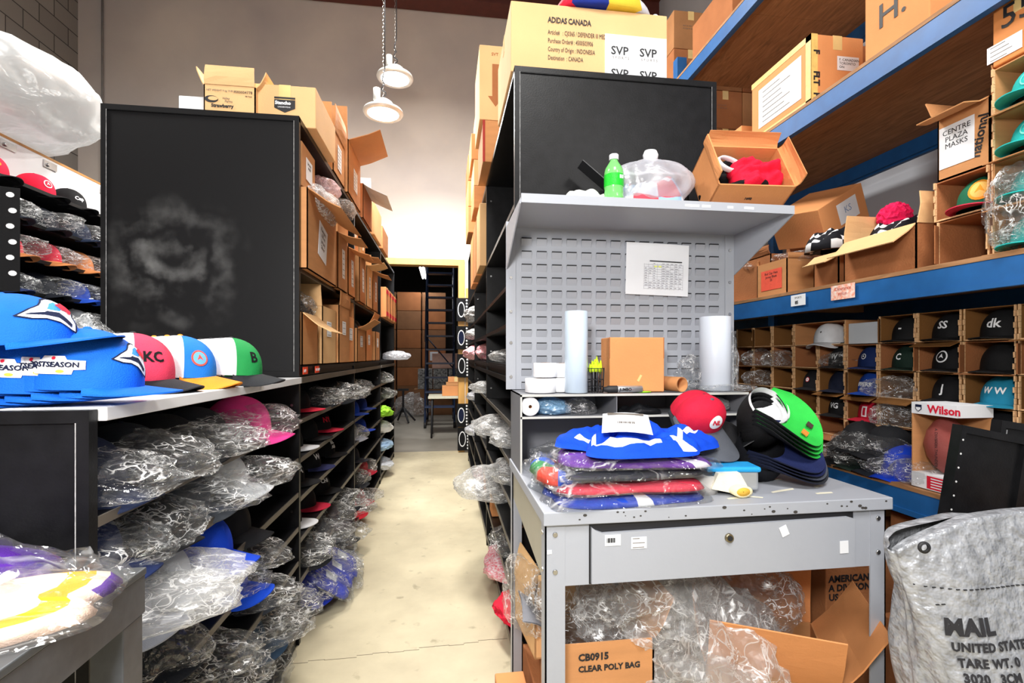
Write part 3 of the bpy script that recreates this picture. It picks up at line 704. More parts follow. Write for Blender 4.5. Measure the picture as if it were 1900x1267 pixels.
lcap(1.70, 4, 'black', '121216', None, 'behind the blue one', x=-.68)
lcap(1.26, 3, 'charcoal', '22252B', 2, 'under the grey bags', bs=B, x=-.69)
lcap(1.60, 3, 'royal blue', '0E48CC', 4, 'white side letters', (emb_text('CB', .03, WHT, 1.3, .05),), bs=(.24, .34, .12), x=-.66, k=1.05)
lcap(1.78, 3, 'dark green', '1B2A22', 3, 'beside the divider', bs=B, x=-.72)
lcap(1.12, 2, 'red', 'C01834', 0, 'with black square badge', (emb_disc(BLK, RED, .2),), bs=(.22, .3, .13), x=-.70)
lcap(1.48, 2, 'black', '17181C', 5, 'middle', bs=B, x=-.72)
lcap(1.84, 2, 'grey', '3A3F48', 1, 'beside the divider', bs=B, x=-.70)
lcap(1.28, 1, 'navy', '1A2348', 4, 'second from the camera', (emb_text('X', .04, WHT, .3, .05),), bs=(.29, .42, .18), x=-.67)
lcap(1.44, 1, 'steel blue', '24406A', 0, 'middle', bs=(.29, .42, .18), x=-.67)
lcap(1.60, 1, 'black', '141418', 2, 'fourth from the camera', (emb_disc(WHT, BLK, .6),), bs=(.29, .42, .18), x=-.67)
lcap(1.80, 1, 'light blue', '2A3F55', 3, 'beside the divider', bs=(.29, .42, .18), x=-.67)
lcap(1.99, 1, 'ink black', '121216', 5, 'farthest', bs=(.27, .40, .18), x=-.68)
lcap(1.06, 2, 'pink', '8A5560', 3, 'behind table leg', bs=B, x=-.70)
lcap(1.40, 0, 'red', 'B81A33', 1, 'on the bottom', bs=B, x=-.70)
lcap(1.62, 0, 'black', '121216', 3, 'on the bottom, middle', bs=B, x=-.68)
lcap(1.16, 0, 'maroon', '5A1A28', 4, 'on the bottom, nearest', bs=B, x=-.70)
t = thing('packaged_shirt', 'black folded shirt with big white block letters on the bottom shelf', 'shirt', (-.74, 1.86, .075), 0)
o = cloth('shirt', .30, .34, .05, BLK, 3, t, sq=6, fold=.2)
write('TEAM DETROIT', .044, WHT, t, (.118, -.15, .052), 'up', PI/2, bold=.002)
use('plastic_bag', CRUMP[2], t, (0, 0, 0), (0, 0, .2), (.36, .42, .10), mats=[FILM3])

# --- second and third low units: loose caps with flat brims
L2 = [.067, .27, .45, .63, .80, .97]
U2 = 'second low unit'; U3 = 'third low unit'
def l2(y, lev, cn, c, pos, bagi=None, em=(), br=None, unit=U2, x=-.77, bs=(.25, .36, .15), rz=-PI/2, **k):
    return lcap(y, lev, cn, c, bagi, pos, em, x=x, br=br, zl=L2[lev], unit=unit, grp='caps on the second and third low units', bs=bs, rz=rz, flat=bagi is None, **k)
l2(2.55, 5, 'black', '111114', 'leftmost', br='C42038'); l2(2.85, 5, 'smoky', '1D1F24', 'middle', 1, bs=B); l2(3.12, 5, 'dark', '191B20', 'beside the divider', 3, bs=B, x=-.72)
l2(2.42, 4, 'white brimmed black', '131316', 'leftmost', br='C9C9CC'); l2(2.70, 4, 'plain black', '131316', 'middle'); l2(3.0, 4, 'red brimmed black', '151518', 'with red letters', None, (emb_text('NY', .04, RED, .5, .06),), br='C2203C')
l2(2.45, 3, 'black', '131316', 'leftmost', em=(emb_text('LA', .04, WHT, .5, .06),)); l2(2.76, 3, 'navy brimmed', '17181C', 'middle', em=(emb_text('W', .04, WHT, .5, .06),), br='2B2F5A'); l2(3.1, 3, 'letter front black', '121215', 'beside the divider', em=(emb_text('BEL\nAIR', .026, WHT, .4, .075),), br='18181B')
l2(2.40, 2, 'white brimmed', '141417', 'leftmost', br='D8D8DA'); l2(2.66, 2, 'red brimmed', '131316', 'middle', br='B81E3A'); l2(2.98, 2, 'coal black', '111114', 'beside the divider', em=(emb_text('CHI', .03, WHT, .4, .06),))
for i, (lev, y, c, cn) in enumerate(((1, 2.42, '15161A', 'black'), (1, 2.68, '1D2028', 'dark grey'), (1, 2.94, '2A1A20', 'black and red'), (1, 3.2, '1A1C22', 'ash black'), (0, 2.48, '122A9A', 'blue and white'), (0, 2.74, '1A2A6A', 'deep blue'), (0, 3.0, '15151A', 'black'), (0, 3.25, '22252C', 'charcoal'))):
    l2(y, lev, cn, c, ('nearest', 'second', 'third', 'farthest')[i % 4], i, bs=(.29, .42, .18), x=-.71)
# blue shirts in flat packs hanging out of the bottom of the second unit
for i in range(3):
    t = thing('packaged_shirt', 'royal blue shirt in flat clear pack leaning out of second unit, %s of three' % ('nearest', 'middle', 'farthest')[i], 'shirt', (-.60, 2.55+.13*i, .12), (0, rad(38), .2), 'blue packed shirts')
    cloth('shirt', .26, .22, .035, cmat('1A34B8'), 10+i, t, sq=6, fold=.2, nf=4)
    q = MB(); q.box((-.02, -.05, .036), (.04, .03, .0375)); q.build('paper_label', PAPER, t)
    use('plastic_bag', CRUMP[i], t, (0, 0, -.01), (0, 0, 0), (.33, .29, .08), mats=[FILM3])
for i, (lev, y, c, cn, b) in enumerate(((5, 3.75, '1A1B20', 'dark', 1), (4, 3.8, '123A9A', 'blue', None), (4, 4.15, '142A6A', 'navy', None), (3, 3.75, '9A9AA2', 'grey', 2), (3, 4.1, '1A3AA0', 'deep blue', None), (2, 3.8, '2A2A30', 'black', None), (1, 3.8, '2A2C30', 'smoke', 4), (1, 4.2, 'B82038', 'red', 0), (0, 3.72, 'E03040', 'bright red', 3), (0, 4.05, 'C02838', 'scarlet', 5))):
    l2(y, lev, cn, c, 'nearer' if y < 4 else 'farther', b, unit=U3, x=-.74, bs=(.27, .38, .17))
for i, (z, y, c, cn) in enumerate(((.97, 5.1, None, 'clear'), (.80, 5.2, 'film', 'crinkled'), (.63, 5.05, '9ADA3A', 'lime green'), (.45, 5.2, 'F2F2F2', 'white'), (.27, 5.15, 'A8C8EA', 'pale blue'), (.067, 5.2, 'D8DCE4', 'whitish'))):
    bag((-.70, y, z+.006), (.36, .3, .14), .3*i, '%s bag on the %s shelf up of the farthest left low unit' % (cn, ORD[5-i]), 'bags on the farthest left low unit', var=i, m=cmat(c) if c and c != 'film' else FILM)
bag((-.55, 5.55, 1.205), (.3, .24, .12), .3, 'white bag drooping over the edge at the end of left shelving', m=BAGW, var=1)

# --- boxes in the upper left units (open tops, handwriting sheets)
def fc(loc, size, label, **k): return carton(loc, size, label, group='boxes on the upper shelves left of the aisle', **k)
# shelf at 1.63
Z1 = 1.634
b1 = fc((-.71, 2.52, Z1+.0), (.22, .56, .36), 'tall light brown open box with handwritten sheet, nearest on the upper shelf', flaps={'+X': 210, '-X': 100, '+Y': 95}, m=CARD, flaplen=.16)
sticker(b1, .16, .17, (.112, -.02, .17), '+X', text='Rangers\n8x7m\nJersey\nSilver', ts=.03, lines=0, roll=-.2)
cloth('contents', .18, .5, .10, cmat('DCE6F8'), 4, b1, loc=(0, 0, .30)); use('plastic_bag', CRUMP[1], b1, (.04, .05, .30), (0, 0, 0), (.24, .46, .2), mats=[FILM2])
b2 = fc((-.73, 2.37, Z1+.372), (.2, .22, .20), 'small brown box stacked highest under the left cabinet top', m=CARD, flaps=None)
sticker(b2, .10, .10, (.102, 0, .1), '+X', text='Jerseys\nsmall', ts=.02)
for i, (y, h, w_, mm, fl) in enumerate(((2.98, .32, .26, CARD, {'+X': 195, '+Y': 100}), (3.26, .30, .22, CARDO, {'+X': 200, '-Y': 80}), (3.68, .34, .26, CARD, {'+X': 190}), (4.0, .32, .26, CARDL, {'+X': 170, '+Y': 90}), (4.34, .34, .28, CARD, {'+X': 200}))):
    b = fc((-.72, y, Z1), (.24, w_, h), '%s on the upper left shelf, %s box from the camera' % (('brown open box with drooping flap', 'orange brown open box', 'brown box with wide flap', 'pale box with raised flap', 'plain brown box')[i], ORD[i+1]), flaps=fl, m=mm, flaplen=.13)
    sticker(b, .07, .17, (.121, .02, h*.5), '+X', lines=5)
for i in range(4):
    b = fc((-.70, 5.05+.26*i, Z1), (.24, .22, .3), 'brown box with red tape near doorway, %s of four' % ORD[i], m=CARDO)
    q = MB(); q.box((.1205, -.1, .02), (.122, .1, .06)); q.box((.1205, -.1, .24), (.122, .1, .28)); q.build('red_tape', RED, b)
# stacked on them, up to the top board
for i, (y, h, mm, cn) in enumerate(((2.98, .20, CARDL, 'pale'), (3.26, .2, CARD, 'brown'), (3.68, .2, CARDO, 'orange brown'), (4.0, .2, CARDL, 'light tan'))):
    zt = Z1+(.32, .30, .34, .32)[i]+.006
    if i in (0, 1): zt += .03
    b = fc((-.76, y, zt), (.22, .2, h), '%s box stacked second level on upper left shelf, %s' % (cn, ('nearest', 'second', 'third', 'farthest')[i]), m=mm, flaps=None)
bag((-.70, 2.86, Z1+.50), (.22, .3, .13), .2, 'pinkish clear bag of fabric above the pale stacked box', var=4, m=film('pink_film', tint=(1, .72, .75), dens=.5))
bag((-.68, 3.3, Z1+.535), (.2, .4, .11), .2, 'clear bag squeezed above the second stacked box', var=0, m=FILM2)
# tier at 1.20
Z0 = 1.206
b = fc((-.74, 2.40, Z0), (.22, .26, .24), 'brown open box with yellow flap and black gear, lowest tier nearest', flaps={'+X': 215, '-X': 95}, m=CARD, fm=CARDL, flaplen=.15)
cloth('contents', .19, .22, .09, BLK, 6, b, loc=(.02, 0, .22), fold=.7); use('plastic_bag', CRUMP[3], b, (.03, 0, .22), (0, 0, 0), (.2, .25, .16), mats=[FILM])
for i, (y, w_, h, mm, cn, fl) in enumerate(((2.74, .30, .30, CARDL, 'pale open box with blue sheet', {'-Y': 95}), (3.08, .30, .34, CARD, 'tall brown box with high flap', {'+X': 88, '+Y': 90}), (3.35, .20, .30, CARDO, 'brown box with printed picture label', {'+Y': 90}), (3.70, .34, .24, CARD, 'open box with gear poking out', {'+X': 150, '-X': 90}), (4.12, .30, .28, CARDO, 'brown box at the dark end of the tier', {'+X': 120}), (4.55, .26, .26, CARD, 'last brown box of the lower tier', {'-X': 90}))):
    b = fc((-.74+.01*(i % 2), y, Z0), (.24, w_, h), '%s, %s on the lowest upper-unit tier' % (cn, ORD[i+1]), flaps=fl, m=mm, flaplen=.13)
    sticker(b, .10, .08, (.122, -.02, h*.62), '+X', lines=3)
    if i in (3, 4): cloth('contents', .2, w_*.85, .08, cmat('2A2C30'), 30+i, b, loc=(0, 0, h-.05), fold=.7)

# --- boxes on top of the left cabinets
ZT = 2.289
def topbox(u0, u1, vt, Y, d, label, m=CARDL, ov=None, flaps=None, z=ZT, rot=0, **k):
    a = P(u0, vt, Y=Y); b = P(u1, vt, Y=Y); h = (a.z+b.z)/2-z
    return carton(((a.x+b.x)/2, Y+d/2, z), (abs(b.x-a.x), d, h), label, m=m, flaps=flaps, rot=rot, group='boxes on top of the tall cabinets', **k), abs(b.x-a.x), h
b, w_, h = topbox(331, 378, 178, 2.36, .2, 'white carton at the left on top of the scuffed cabinet', m=CARDW, tape=False)
b, w_, h = topbox(378, 474, 159, 2.29, .26, 'pale strawberry carton with open flaps on the scuffed cabinet', flaps={'-Y': 88, '-X': 112, '+X': 118, '+Y': 100}, flaplen=.085)
write('NET WEIGHT 9 kg 19.85 lb', .0105, GINK, b, (-w_/2+.012, -.133, h-.028)); write('1000004778', .016, INK, b, (.015, -.133, h-.032))
write('98 Pack', .009, INK, b, (.065, -.133, h-.047)); write('Valley\n   Farms', .013, GINK, b, (-.03, -.133, h-.062)); write('Strawberry', .020, INK, b, (-.075, -.133, h-.098), bold=.0008)
q = MB(); q.prism(ell(-.075, h-.064, .028, .015), -.1325, -.131); q.prism(ell(-.068, h-.062, .02, .009), -.1335, -.131, 1); q.build('fruit_emblem', [INK, CARDL], b)
b, w_, h = topbox(470, 586, 158, 2.32, .40, 'pale carton with black shield logo, front right on the scuffed cabinet')
q = MB(); q.prism([(-.045, h-.055), (.045, h-.055), (.045, h-.063), (-.045, h-.063)], -.202, -.2005); q.prism([(-.045, h-.067), (.045, h-.067), (.045, h-.105), (0, h-.125), (-.045, h-.105)], -.202, -.2005); q.build('shield_logo', INK, b)
write('Stancho', .021, PAPER, b, (-.041, -.2032, h-.089), bold=.001); write('UNDERWEAR', .009, PAPER, b, (-.03, -.2032, h-.104))
b = carton((-.80, 2.98, ZT), (.36, .30, .24), 'brown open carton with tall flap behind the shield logo box', flaps={'+X': 92, '-X': 95, '-Y': 92}, m=CARD, flaplen=.14, group='boxes on top of the tall cabinets'); sticker(b, .1, .14, (.182, 0, .12), '+X', lines=6)
b = carton((-.80, 3.42, ZT), (.38, .44, .34), 'brown carton with long flaps spread over the aisle', flaps={'+X': 158, '+Y': 112, '-Y': 88}, m=CARD, flaplen=.21, group='boxes on top of the tall cabinets'); sticker(b, .13, .14, (.192, .02, .15), '+X', lines=6)
b = carton((-.80, 3.98, ZT), (.38, .42, .26), 'brown carton with drooping white-lined flap, third along the cabinet tops', flaps={'+X': 205, '+Y': 90}, m=CARDD, fm=CARDW, flaplen=.19, group='boxes on top of the tall cabinets')
b = carton((-.78, 4.5, ZT), (.36, .46, .28), 'pale closed carton far along the left cabinet tops', m=CARDL, group='boxes on top of the tall cabinets')
b = carton((-.78, 5.05, ZT), (.36, .46, .22), 'tan closed carton last along the left cabinet tops', m=CARD, group='boxes on top of the tall cabinets')

# --- foreground dark metal table with jerseys
t = thing('metal_table', 'dark grey steel frame table in the front left corner', 'table', (-.95, .45, 0))
TX0, TX1, TY0, TY1, TZ = -.55, .452, -.75, .444, .895
m_ = MB(); m_.box((TX0, TY0, TZ-.012), (TX1, TY1, TZ), bev=.002); m_.build('tabletop', mat('dark_top', (.07,.075,.08), .5, var=.1), t)
m_ = MB(); m_.box((TX1-.04, TY0, TZ-.075), (TX1-.002, TY1-.002, TZ-.013)); m_.box((TX0, TY1-.04, TZ-.075), (TX1-.04, TY1-.002, TZ-.013)); m_.build('frame_rail', DARKM, t)
for x, y in ((TX1-.052, TY1-.054), (TX0, TY1-.054), (TX1-.052, TY0), (TX0, TY0)):
    m_ = MB(); m_.box((x, y, .001), (x+.048, y+.05, TZ-.076), bev=.002); m_.build('leg', DARKM, t)
def jersey_pack(loc, w, d, h, cols, seed, label, rot=0, m=FILM3, mi=None, cat='jersey', group=None, tilt=(0, 0), n=48):
    t = thing('packaged_jersey', label, cat, loc, (tilt[0], tilt[1], rot), group)
    cloth('jersey', w*.92, d*.9, h*.8, [cmat(c) for c in cols], seed, t, sq=5, fold=.25, nf=5, mi=mi, n=n)
    f = cloth('plastic_bag', w, d, h, m, seed+50, t, sq=7, fold=.5, nf=16, n=64)
    return t
jersey_pack((-.87, .80, .897), .60, .24, .07, ['4A1E86'], 1, 'purple jersey in a glossy clear pack at the back of the table', rot=.03, group='packed jerseys on the dark table')
jersey_pack((-.755, .66, .899), .64, .22, .045, ['F3D3BE', 'F2A81C', '5A2E96'], 2, 'cream and yellow jersey in clear pack at the table edge', rot=.42, mi=lambda i, j: 1 if (j in (15, 16) and (i < 10 or i > 34)) else (2 if j == 18 and i < 12 else 0), group='packed jerseys on the dark table')
jersey_pack((-.70, .42, .899), .46, .46, .05, ['F6E4D6', 'F2B24A', 'D8E6F4'], 5, 'cream jersey with amber trim nearest the camera', rot=.5, mi=lambda i, j: (1 if (4 < i < 9 and j > 8) or j == 14 else 0), group='packed jerseys on the dark table')
jersey_pack((-.90, .60, .94), .40, .26, .04, ['5A2A96', 'F4E9DF'], 8, 'purple and cream jersey pack piled on the others', rot=.2, mi=lambda i, j: 1 if j > 15 else 0, group='packed jerseys on the dark table')
# ================================================================ right cabinet tops and aisle side
GT = 'boxes on top of the tall cabinets'
ZR = 2.393
a = P(948, 8, Y=1.93); b_ = P(1238, 22, Y=1.93)
W_ = b_.x-a.x; H_ = (a.z+b_.z)/2-ZR
b = carton(((a.x+b_.x)/2, 2.17, ZR), (W_, .48, H_), 'large tan carton with black shipping text and white sticker on right cabinet', m=CARDL, flaps=None, group=GT)
k_ = W_/290
def wt(s, u, v, px, **kk): write(s, px*k_, INK, b, ((u-1093)*k_, -.2412-.0015, H_-(v-14)*k_*1.0), **kk).scale = (.57 if px < 12 else .74, 1, 1)
wt('ADIDAS CANADA', 1014, 47, 14, bold=.0007, spacing=.93); wt('Article#   : CJ0365 / DEFENDER III MEDIUM', 1014, 68, 11.3); wt('Purchase Order# : 4500503906', 1014, 83, 11.3); wt('Country of Origin : INDONESIA', 1014, 98, 11.3); wt('Destination  : CANADA', 1014, 113, 11.3)
q = MB(); q.box(((1119-1093)*k_, -.2436, .003), ((1236-1093)*k_, -.2402, H_-(58-14)*k_)); st = q.build('paper_label', PAPER, b)
for i, u in enumerate((1130, 1184)):
    for j, v in enumerate((92, 133)):
        use('printed_text', text_data('SVP', 21*k_, INK, bold=.0009), st, ((u-1093)*k_, -.2440, H_-(v-12)*k_), (PI/2, 0, 0))
        if j == 0: use('printed_text', text_data('S P O R T S', 6.5*k_, GINK), st, ((u-1090)*k_, -.2440, H_-(v-4)*k_), (PI/2, 0, 0))
cloth('jersey', .42, .3, .08, [cmat('D8D8E0'), RED, cmat('1B2F8A'), cmat('E8C43A')], 7, None, loc=(.66, 2.05, ZR+H_+.003), mi=lambda i, j: (i//6) % 4)
tag(C.objects[-1], 'striped red white and blue garment lying on the big tan carton', 'garment')
m_ = MB(); pts = [(.012*math.cos(t_*.5), 0, .02+.012*math.sin(t_*.5)) for t_ in range(11)]+[(-.02, 0, .004)]
m_.tube(pts, .004); o = m_.build('carabiner', PAPER); o.location = (P(1220, 20, Y=1.96).x, 1.98, ZR+H_+.003); tag(o, 'small white hook on the corner of the big tan carton', 'hook')
# stacks leaning over the aisle
b = carton((.42, 3.06, ZR), (.40, .42, .245), 'brown red-taped carton under the arrow carton over the aisle', m=CARD, group=GT)
q = MB(); q.box((-.2015, -.2115, .0), (-.187, -.2095, .245)); q.build('red_tape', cmat('A83A34'), b)
b = carton((.40, 3.06, ZR+.247), (.40, .42, .44), 'tall pale carton printed with a brown down arrow', m=CARDL, group=GT)
q = MB(); q.prism([(-.125, .33), (-.085, .33), (-.085, .14), (-.06, .14), (-.105, .08), (-.15, .14), (-.125, .14)], -.2125, -.2105); q.build('arrow_mark', CARDD, b)
write('SVT', .025, CARDD, b, (-.13, -.2125, .38))
for i, (z, h, x, w_, mm, lab) in enumerate(((0, .17, .40, .36, CARD, 'lowest brown carton of the far right stack'), (.172, .20, .41, .38, CARDL, 'second carton up in the far right stack'), (.374, .20, .39, .38, CARDO, 'third carton up in the far right stack'), (.576, .22, .42, .36, CARDL, 'topmost carton of the far right stack'))):
    carton((x, 3.95, ZR+z), (w_, .4, h), lab, m=mm, group=GT)
for i in range(3): carton((.42, 4.75+.0*i, ZR+.24*i), (.42, .5, .236), 'carton in the stack nearest the far wall, %s up' % ORD[i], m=(CARD, CARDO, CARDD)[i], group=GT)
for i in range(3):      # boxes hanging out at the height of the upper shelf
    carton((.36, 3.42+.42*i, 1.855), (.26, .34, .42), 'brown carton sticking out of upper right shelving, %s along' % ORD[i], m=(CARDL, CARD, CARDO)[i], group='boxes in the right upper units')
# aisle side soft goods of the right row
GA = 'bags on the right hand aisle shelves'
def rb(y, z, sx, sy, sz, lab, m, v=0, x=.40, k=0): bag((x, y, z+.004), (sx, sy, sz), k, lab, GA, var=v, m=m)
rb(4.75, 1.40, .34, .4, .14, 'black and white patterned bag on the upper right shelf', mat('mixed_print', (.75, .75, .75), .7, var=0, scale=22, col2=(.03, .03, .03)), 1, .36)
rb(4.9, 1.58, .32, .4, .2, 'black and white printed bundle higher on the right shelving', MC['mixed_print'], 2, .35)
PINKP = mat('pink_print', (.85, .78, .8), .7, var=0, scale=26, col2=(.75, .08, .16))
rb(4.75, 1.205, .34, .46, .17, 'pink and white patterned bundle over the right aisle edge', PINKP, 3, .36)
rb(4.1, 1.205, .30, .5, .18, 'second pink patterned bundle, nearer the camera', PINKP, 0, .40)
rb(2.75, 1.205, .36, .5, .10, 'white plastic bags on the lower tier behind the pegboard', FILM2, 5, .42)
rb(2.4, .80, .30, .4, .12, 'white crinkled bag over the edge behind the bench leg', FILM2, 1, .36)
rb(2.75, .80, .34, .4, .13, 'crinkled white bag above the big drooping bag', FILM2, 4, .33)
rb(3.6, .97, .3, .3, .11, 'white bag on the right low shelving, topmost', FILM2, 2, .33)
rb(2.35, .63, .28, .36, .14, 'clear crumpled bag beside the bench back leg', FILM2, 2, .35)
rb(2.8, .45, .42, .5, .16, 'big drooping clear bag hanging out toward the aisle', FILM2, 3, .28)
rb(2.4, .27, .26, .3, .14, 'crumpled clear bag low behind the bench leg', FILM, 0, .34)
REDP = mat('red_print', (.75, .04, .09), .6, var=0, scale=24, col2=(.85, .8, .82))
rb(2.62, .075, .26, .42, .12, 'red and white packed shirts at the foot of the right shelving', REDP, 1, .33)
rb(2.15, .075, .24, .34, .11, 'red packed shirt nearest at the foot of the right shelving', RED, 2, .34)
rb(3.7, .63, .3, .34, .12, 'white bag midway on the second right low unit', FILM2, 5, .36); rb(3.8, .27, .3, .34, .13, 'pale pink bag on the second right low unit', MC['pink_film'], 0, .36)
rb(4.9, .80, .3, .34, .12, 'white bag on the farthest right low unit', BAGW, 1, .36); rb(4.9, .45, .3, .34, .13, 'lower white bag on the farthest right low unit', BAGW, 3, .36)
for i, y in enumerate((3.0, 3.4)): carton((.36, y if i == 0 else 3.5, .273), (.16, .14, .15), 'small orange brown carton on the low right shelf, %s' % ('nearer' if i == 0 else 'farther'), m=CARDO, group='small low cartons')
# hanging caps clip cards beside the door
for i, (u, v0, c) in enumerate(((858, 596, 'BLK'), (858, 648, 'NAVY'), (859, 700, 'BLK'), (858, 792, 'NAVY'), (860, 836, 'BLK'))):
    p = P(u, v0, Y=6.28); t = thing('cap_clip_card', 'black display card with %s, %s down beside the doorway' % (('a ring logo', 'a navy badge', 'white logo dots', 'a blue badge', 'a pale square')[i], ORD[i]), 'display card', p, 0, 'clip cards beside the doorway')
    m_ = MB(); m_.box((-.075, 0, 0), (.075, .004, .30), bev=.002); m_.build('card', BLK, t)
    m_ = MB(); m_.prism(ell(-.015, .15, .045, .1), -.001, 0); m_.prism(ell(-.015, .15, .036, .085), -.002, -.001, 1); m_.build('logo', [WHT, NAVY if i in (1, 3) else BLK], t)
    m_ = MB()
    for j in range(7): m_.prism(ell(.055, .03+.04*j, .012, .013, 8), -.001, 0)
    m_.build('small_logos', WHT, t)
# brackets of pine shelf between cards
# ================================================================ grey packing bench
BX0, BX1, BY0, BY1, BZ = .245, 1.238, 1.195, 1.855, .855
t = thing('packing_bench', 'grey steel packing bench with drawer, pegboard back and upper shelf', 'workbench', ((BX0+BX1)/2, (BY0+BY1)/2, 0))
BEN = t; t.location = (0, 0, 0)
m_ = MB(); m_.box((BX0, BY0, BZ-.034), (BX1, BY1, BZ), bev=.0025)
m_.build('tabletop', GREY, t)
# legs: angle sections
for nm, x0, x1, y0, y1 in (('l', BX0+.006, BX0+.058, BY0+.012, BY0+.060), ('r', BX1-.060, BX1-.012, BY0+.012, BY0+.060), ('l', BX0+.004, BX0+.040, BY1-.055, BY1-.01), ('r', BX1-.060, BX1-.012, BY1-.055, BY1-.01)):
    q = MB(); q.box((x0, y0, .001), (x1, y0+.004, BZ-.035)); xs = x0 if nm == 'l' else x1-.004; q.box((xs, y0, .001), (xs+.004, y1, BZ-.035)); lg = q.build('leg', GREY, t)
    if y0 < 1.5:
        q = MB(); xc = (x0+x1)/2
        for z in (.795, .700): q.cyl((xc, y0-.003, z), (xc, y0, z), .006, .007, n=12)
        q.build('screws', STEEL, lg)
q = MB(); q.box((BX0+.03, BY0+.014, .662), (BX1-.03, BY0+.018, BZ-.036)); q.build('apron', GREY, t)
q = MB(); q.box((BX0+.03, BY1-.02, .662), (BX1-.03, BY1-.016, BZ-.036)); q.build('apron', GREY, t)
# side apron, deeper at the front
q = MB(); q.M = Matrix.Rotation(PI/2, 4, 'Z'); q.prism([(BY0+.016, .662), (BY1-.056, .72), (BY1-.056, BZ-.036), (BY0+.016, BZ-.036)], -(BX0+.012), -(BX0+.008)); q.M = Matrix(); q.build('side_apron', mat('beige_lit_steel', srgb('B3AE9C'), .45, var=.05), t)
for z in (.795, .700):
    q = MB(); q.cyl((BX0+.008, BY0+.035, z), (BX0+.001, BY0+.035, z), .006, n=10); q.build('screws', STEEL, t)
# drawer front with its finger lip
dx0, dx1 = .37, 1.12
q = MB(); q.prism([(dx0, .668), (dx1, .668), (dx1, .800), (dx1-.02, .806), (dx0+.03, .796), (dx0+.012, .803), (dx0, .812)], BY0+.001, BY0+.011); dr = q.build('drawer', GREY, t)
q = MB(); q.box((dx0-.004, BY0+.012, .664), (dx1+.004, BY0+.0135, .818)); q.build('drawer_gap', INK, dr)
q = MB(); q.cyl((.745, BY0-.006, .768), (.745, BY0+.004, .768), .0105, .0125, n=24); q.cyl((.745, BY0-.0075, .768), (.745, BY0-.006, .768), .007, n=20, mi=1); lk = q.build('lock', [mat('aged_brass', (.35, .3, .2), .3, metal=1), INK], dr)
s1 = sticker(dr, .042, .028, (.425, BY0, .778), '-Y'); q = MB()
for i in range(9): q.box((-.016+i*.0024, -.006, .001), (-.0148+i*.0024+.0008*(i % 3), .006, .0013))
q.build('barcode', INK, s1)
sticker(dr, .042, .03, (.495, BY0, .768), '-Y', lines=3)
for x, z, w_, h, r in ((.905, .778, .022, .028, .4), (1.085, .725, .026, .034, .02), (.262, .752, .012, .01, .1)):
    o = sticker(dr if x > .3 else t, w_, h, (x, BY0 if x > .3 else BY0+.011, z), '-Y', roll=r, name='torn_sticker')
# chips and tape scraps on the top
q = MB(); rr = random.Random(4)
for i in range(26):
    x = rr.uniform(BX0+.05, BX1-.02); z = BZ-.004-rr.random()*.026; s = rr.uniform(.001, .0045); q.prism(ell(x, z, s*1.5, s, 7), BY0-.0006, BY0)
q.build('paint_chips', mat('rust_chips', (.05, .045, .04), .8), t)
for x, y, a, s in ((.98, 1.30, .3, .05), (1.08, 1.26, .1, .03), (.86, 1.25, -.4, .02), (1.12, 1.33, .5, .025), (.80, 1.25, .2, .03), (1.05, 1.42, .1, .02)):
    q = MB(); q.M = Matrix.Translation((x, y, BZ)) @ Matrix.Rotation(a, 4, 'Z'); q.face([(-s, -.006, .0006), (s*.8, -.008, .0006), (s, .004, .0006), (-.2*s, .007, .0006), (-s*.9, .005, .0006)])
    q.build('tape_scrap', mat('peeled_tape', srgb('E9E4CF'), .5), t)
# riser with pigeonholes
RX0, RX1, RY0, RY1, RZ = .25, 1.075, 1.605, 1.85, 1.119
TH_ = .004
q = MB(); q.box((RX0, RY0, BZ), (RX0+TH_, RY1, RZ)); q.box((RX1-TH_, RY0, BZ), (RX1, RY1, RZ)); q.box((RX0, RY1-TH_, BZ), (RX1, RY1, RZ)); q.box((RX0, RY0, RZ-TH_), (RX1, RY1, RZ)); ri = q.build('riser', GREYD, t)
q = MB(); q.box((RX0+TH_, RY0+.002, 1.040), (RX1-TH_, RY1-TH_, 1.044)); q.build('riser_shelf', GREYD, ri)
for x in (.585, .875):
    q = MB(); q.prism([(0, 1.044), (0, RZ-TH_)], 0, 0) if 0 else q.box((x, RY0+.003, 1.044), (x+.003, RY1-TH_, RZ-TH_)); q.build('divider', GREYD, ri)
q = MB(); q.box((RX0-.001, RY0-.002, RZ-.007), (RX1+.001, RY0, RZ+.001)); q.box((RX0-.001, RY0-.002, BZ), (RX0+.005, RY0, RZ)); q.box((RX0, RY0-.002, 1.038), (RX1, RY0, 1.045)); q.build('edge_trim', mat('pale_edge', srgb('C9C9C4'), .4), ri)
# louvred panel
PX0, PX1, PY, PZ0, PZ1 = .235, 1.168, 1.85, 1.121, 1.745
q = MB(); q.box((PX0+.03, PY, PZ0), (PX1-.03, PY+.003, PZ1)); pan = q.build('louvred_panel', GREY, t)
q = MB(); cols = 14; rows = 12; sx = (PX1-PX0-.10)/cols; sz = .0505
for i in range(cols):
    for j in range(rows):
        x0 = PX0+.056+i*sx; z0 = PZ1-.045-j*sz; w_, h, p = .040, .024, .010
        # pressed tongue sloping into the sheet; shade of its open slot painted in ink
        a = [(x0, PY, z0-h), (x0+w_, PY, z0-h), (x0+w_, PY-p, z0), (x0, PY-p, z0)]
        q.face(a); q.face([(x0, PY, z0-h), (x0, PY-p, z0), (x0, PY, z0)]); q.face([(x0+w_, PY, z0-h), (x0+w_, PY, z0), (x0+w_, PY-p, z0)])
        q.face([(x0, PY-p, z0), (x0+w_, PY-p, z0), (x0+w_, PY-p+.0012, z0+.001), (x0, PY-p+.0012, z0+.001)])
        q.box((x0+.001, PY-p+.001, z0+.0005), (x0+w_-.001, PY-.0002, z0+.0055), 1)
q.build('louvres', [GREY, INK], pan)
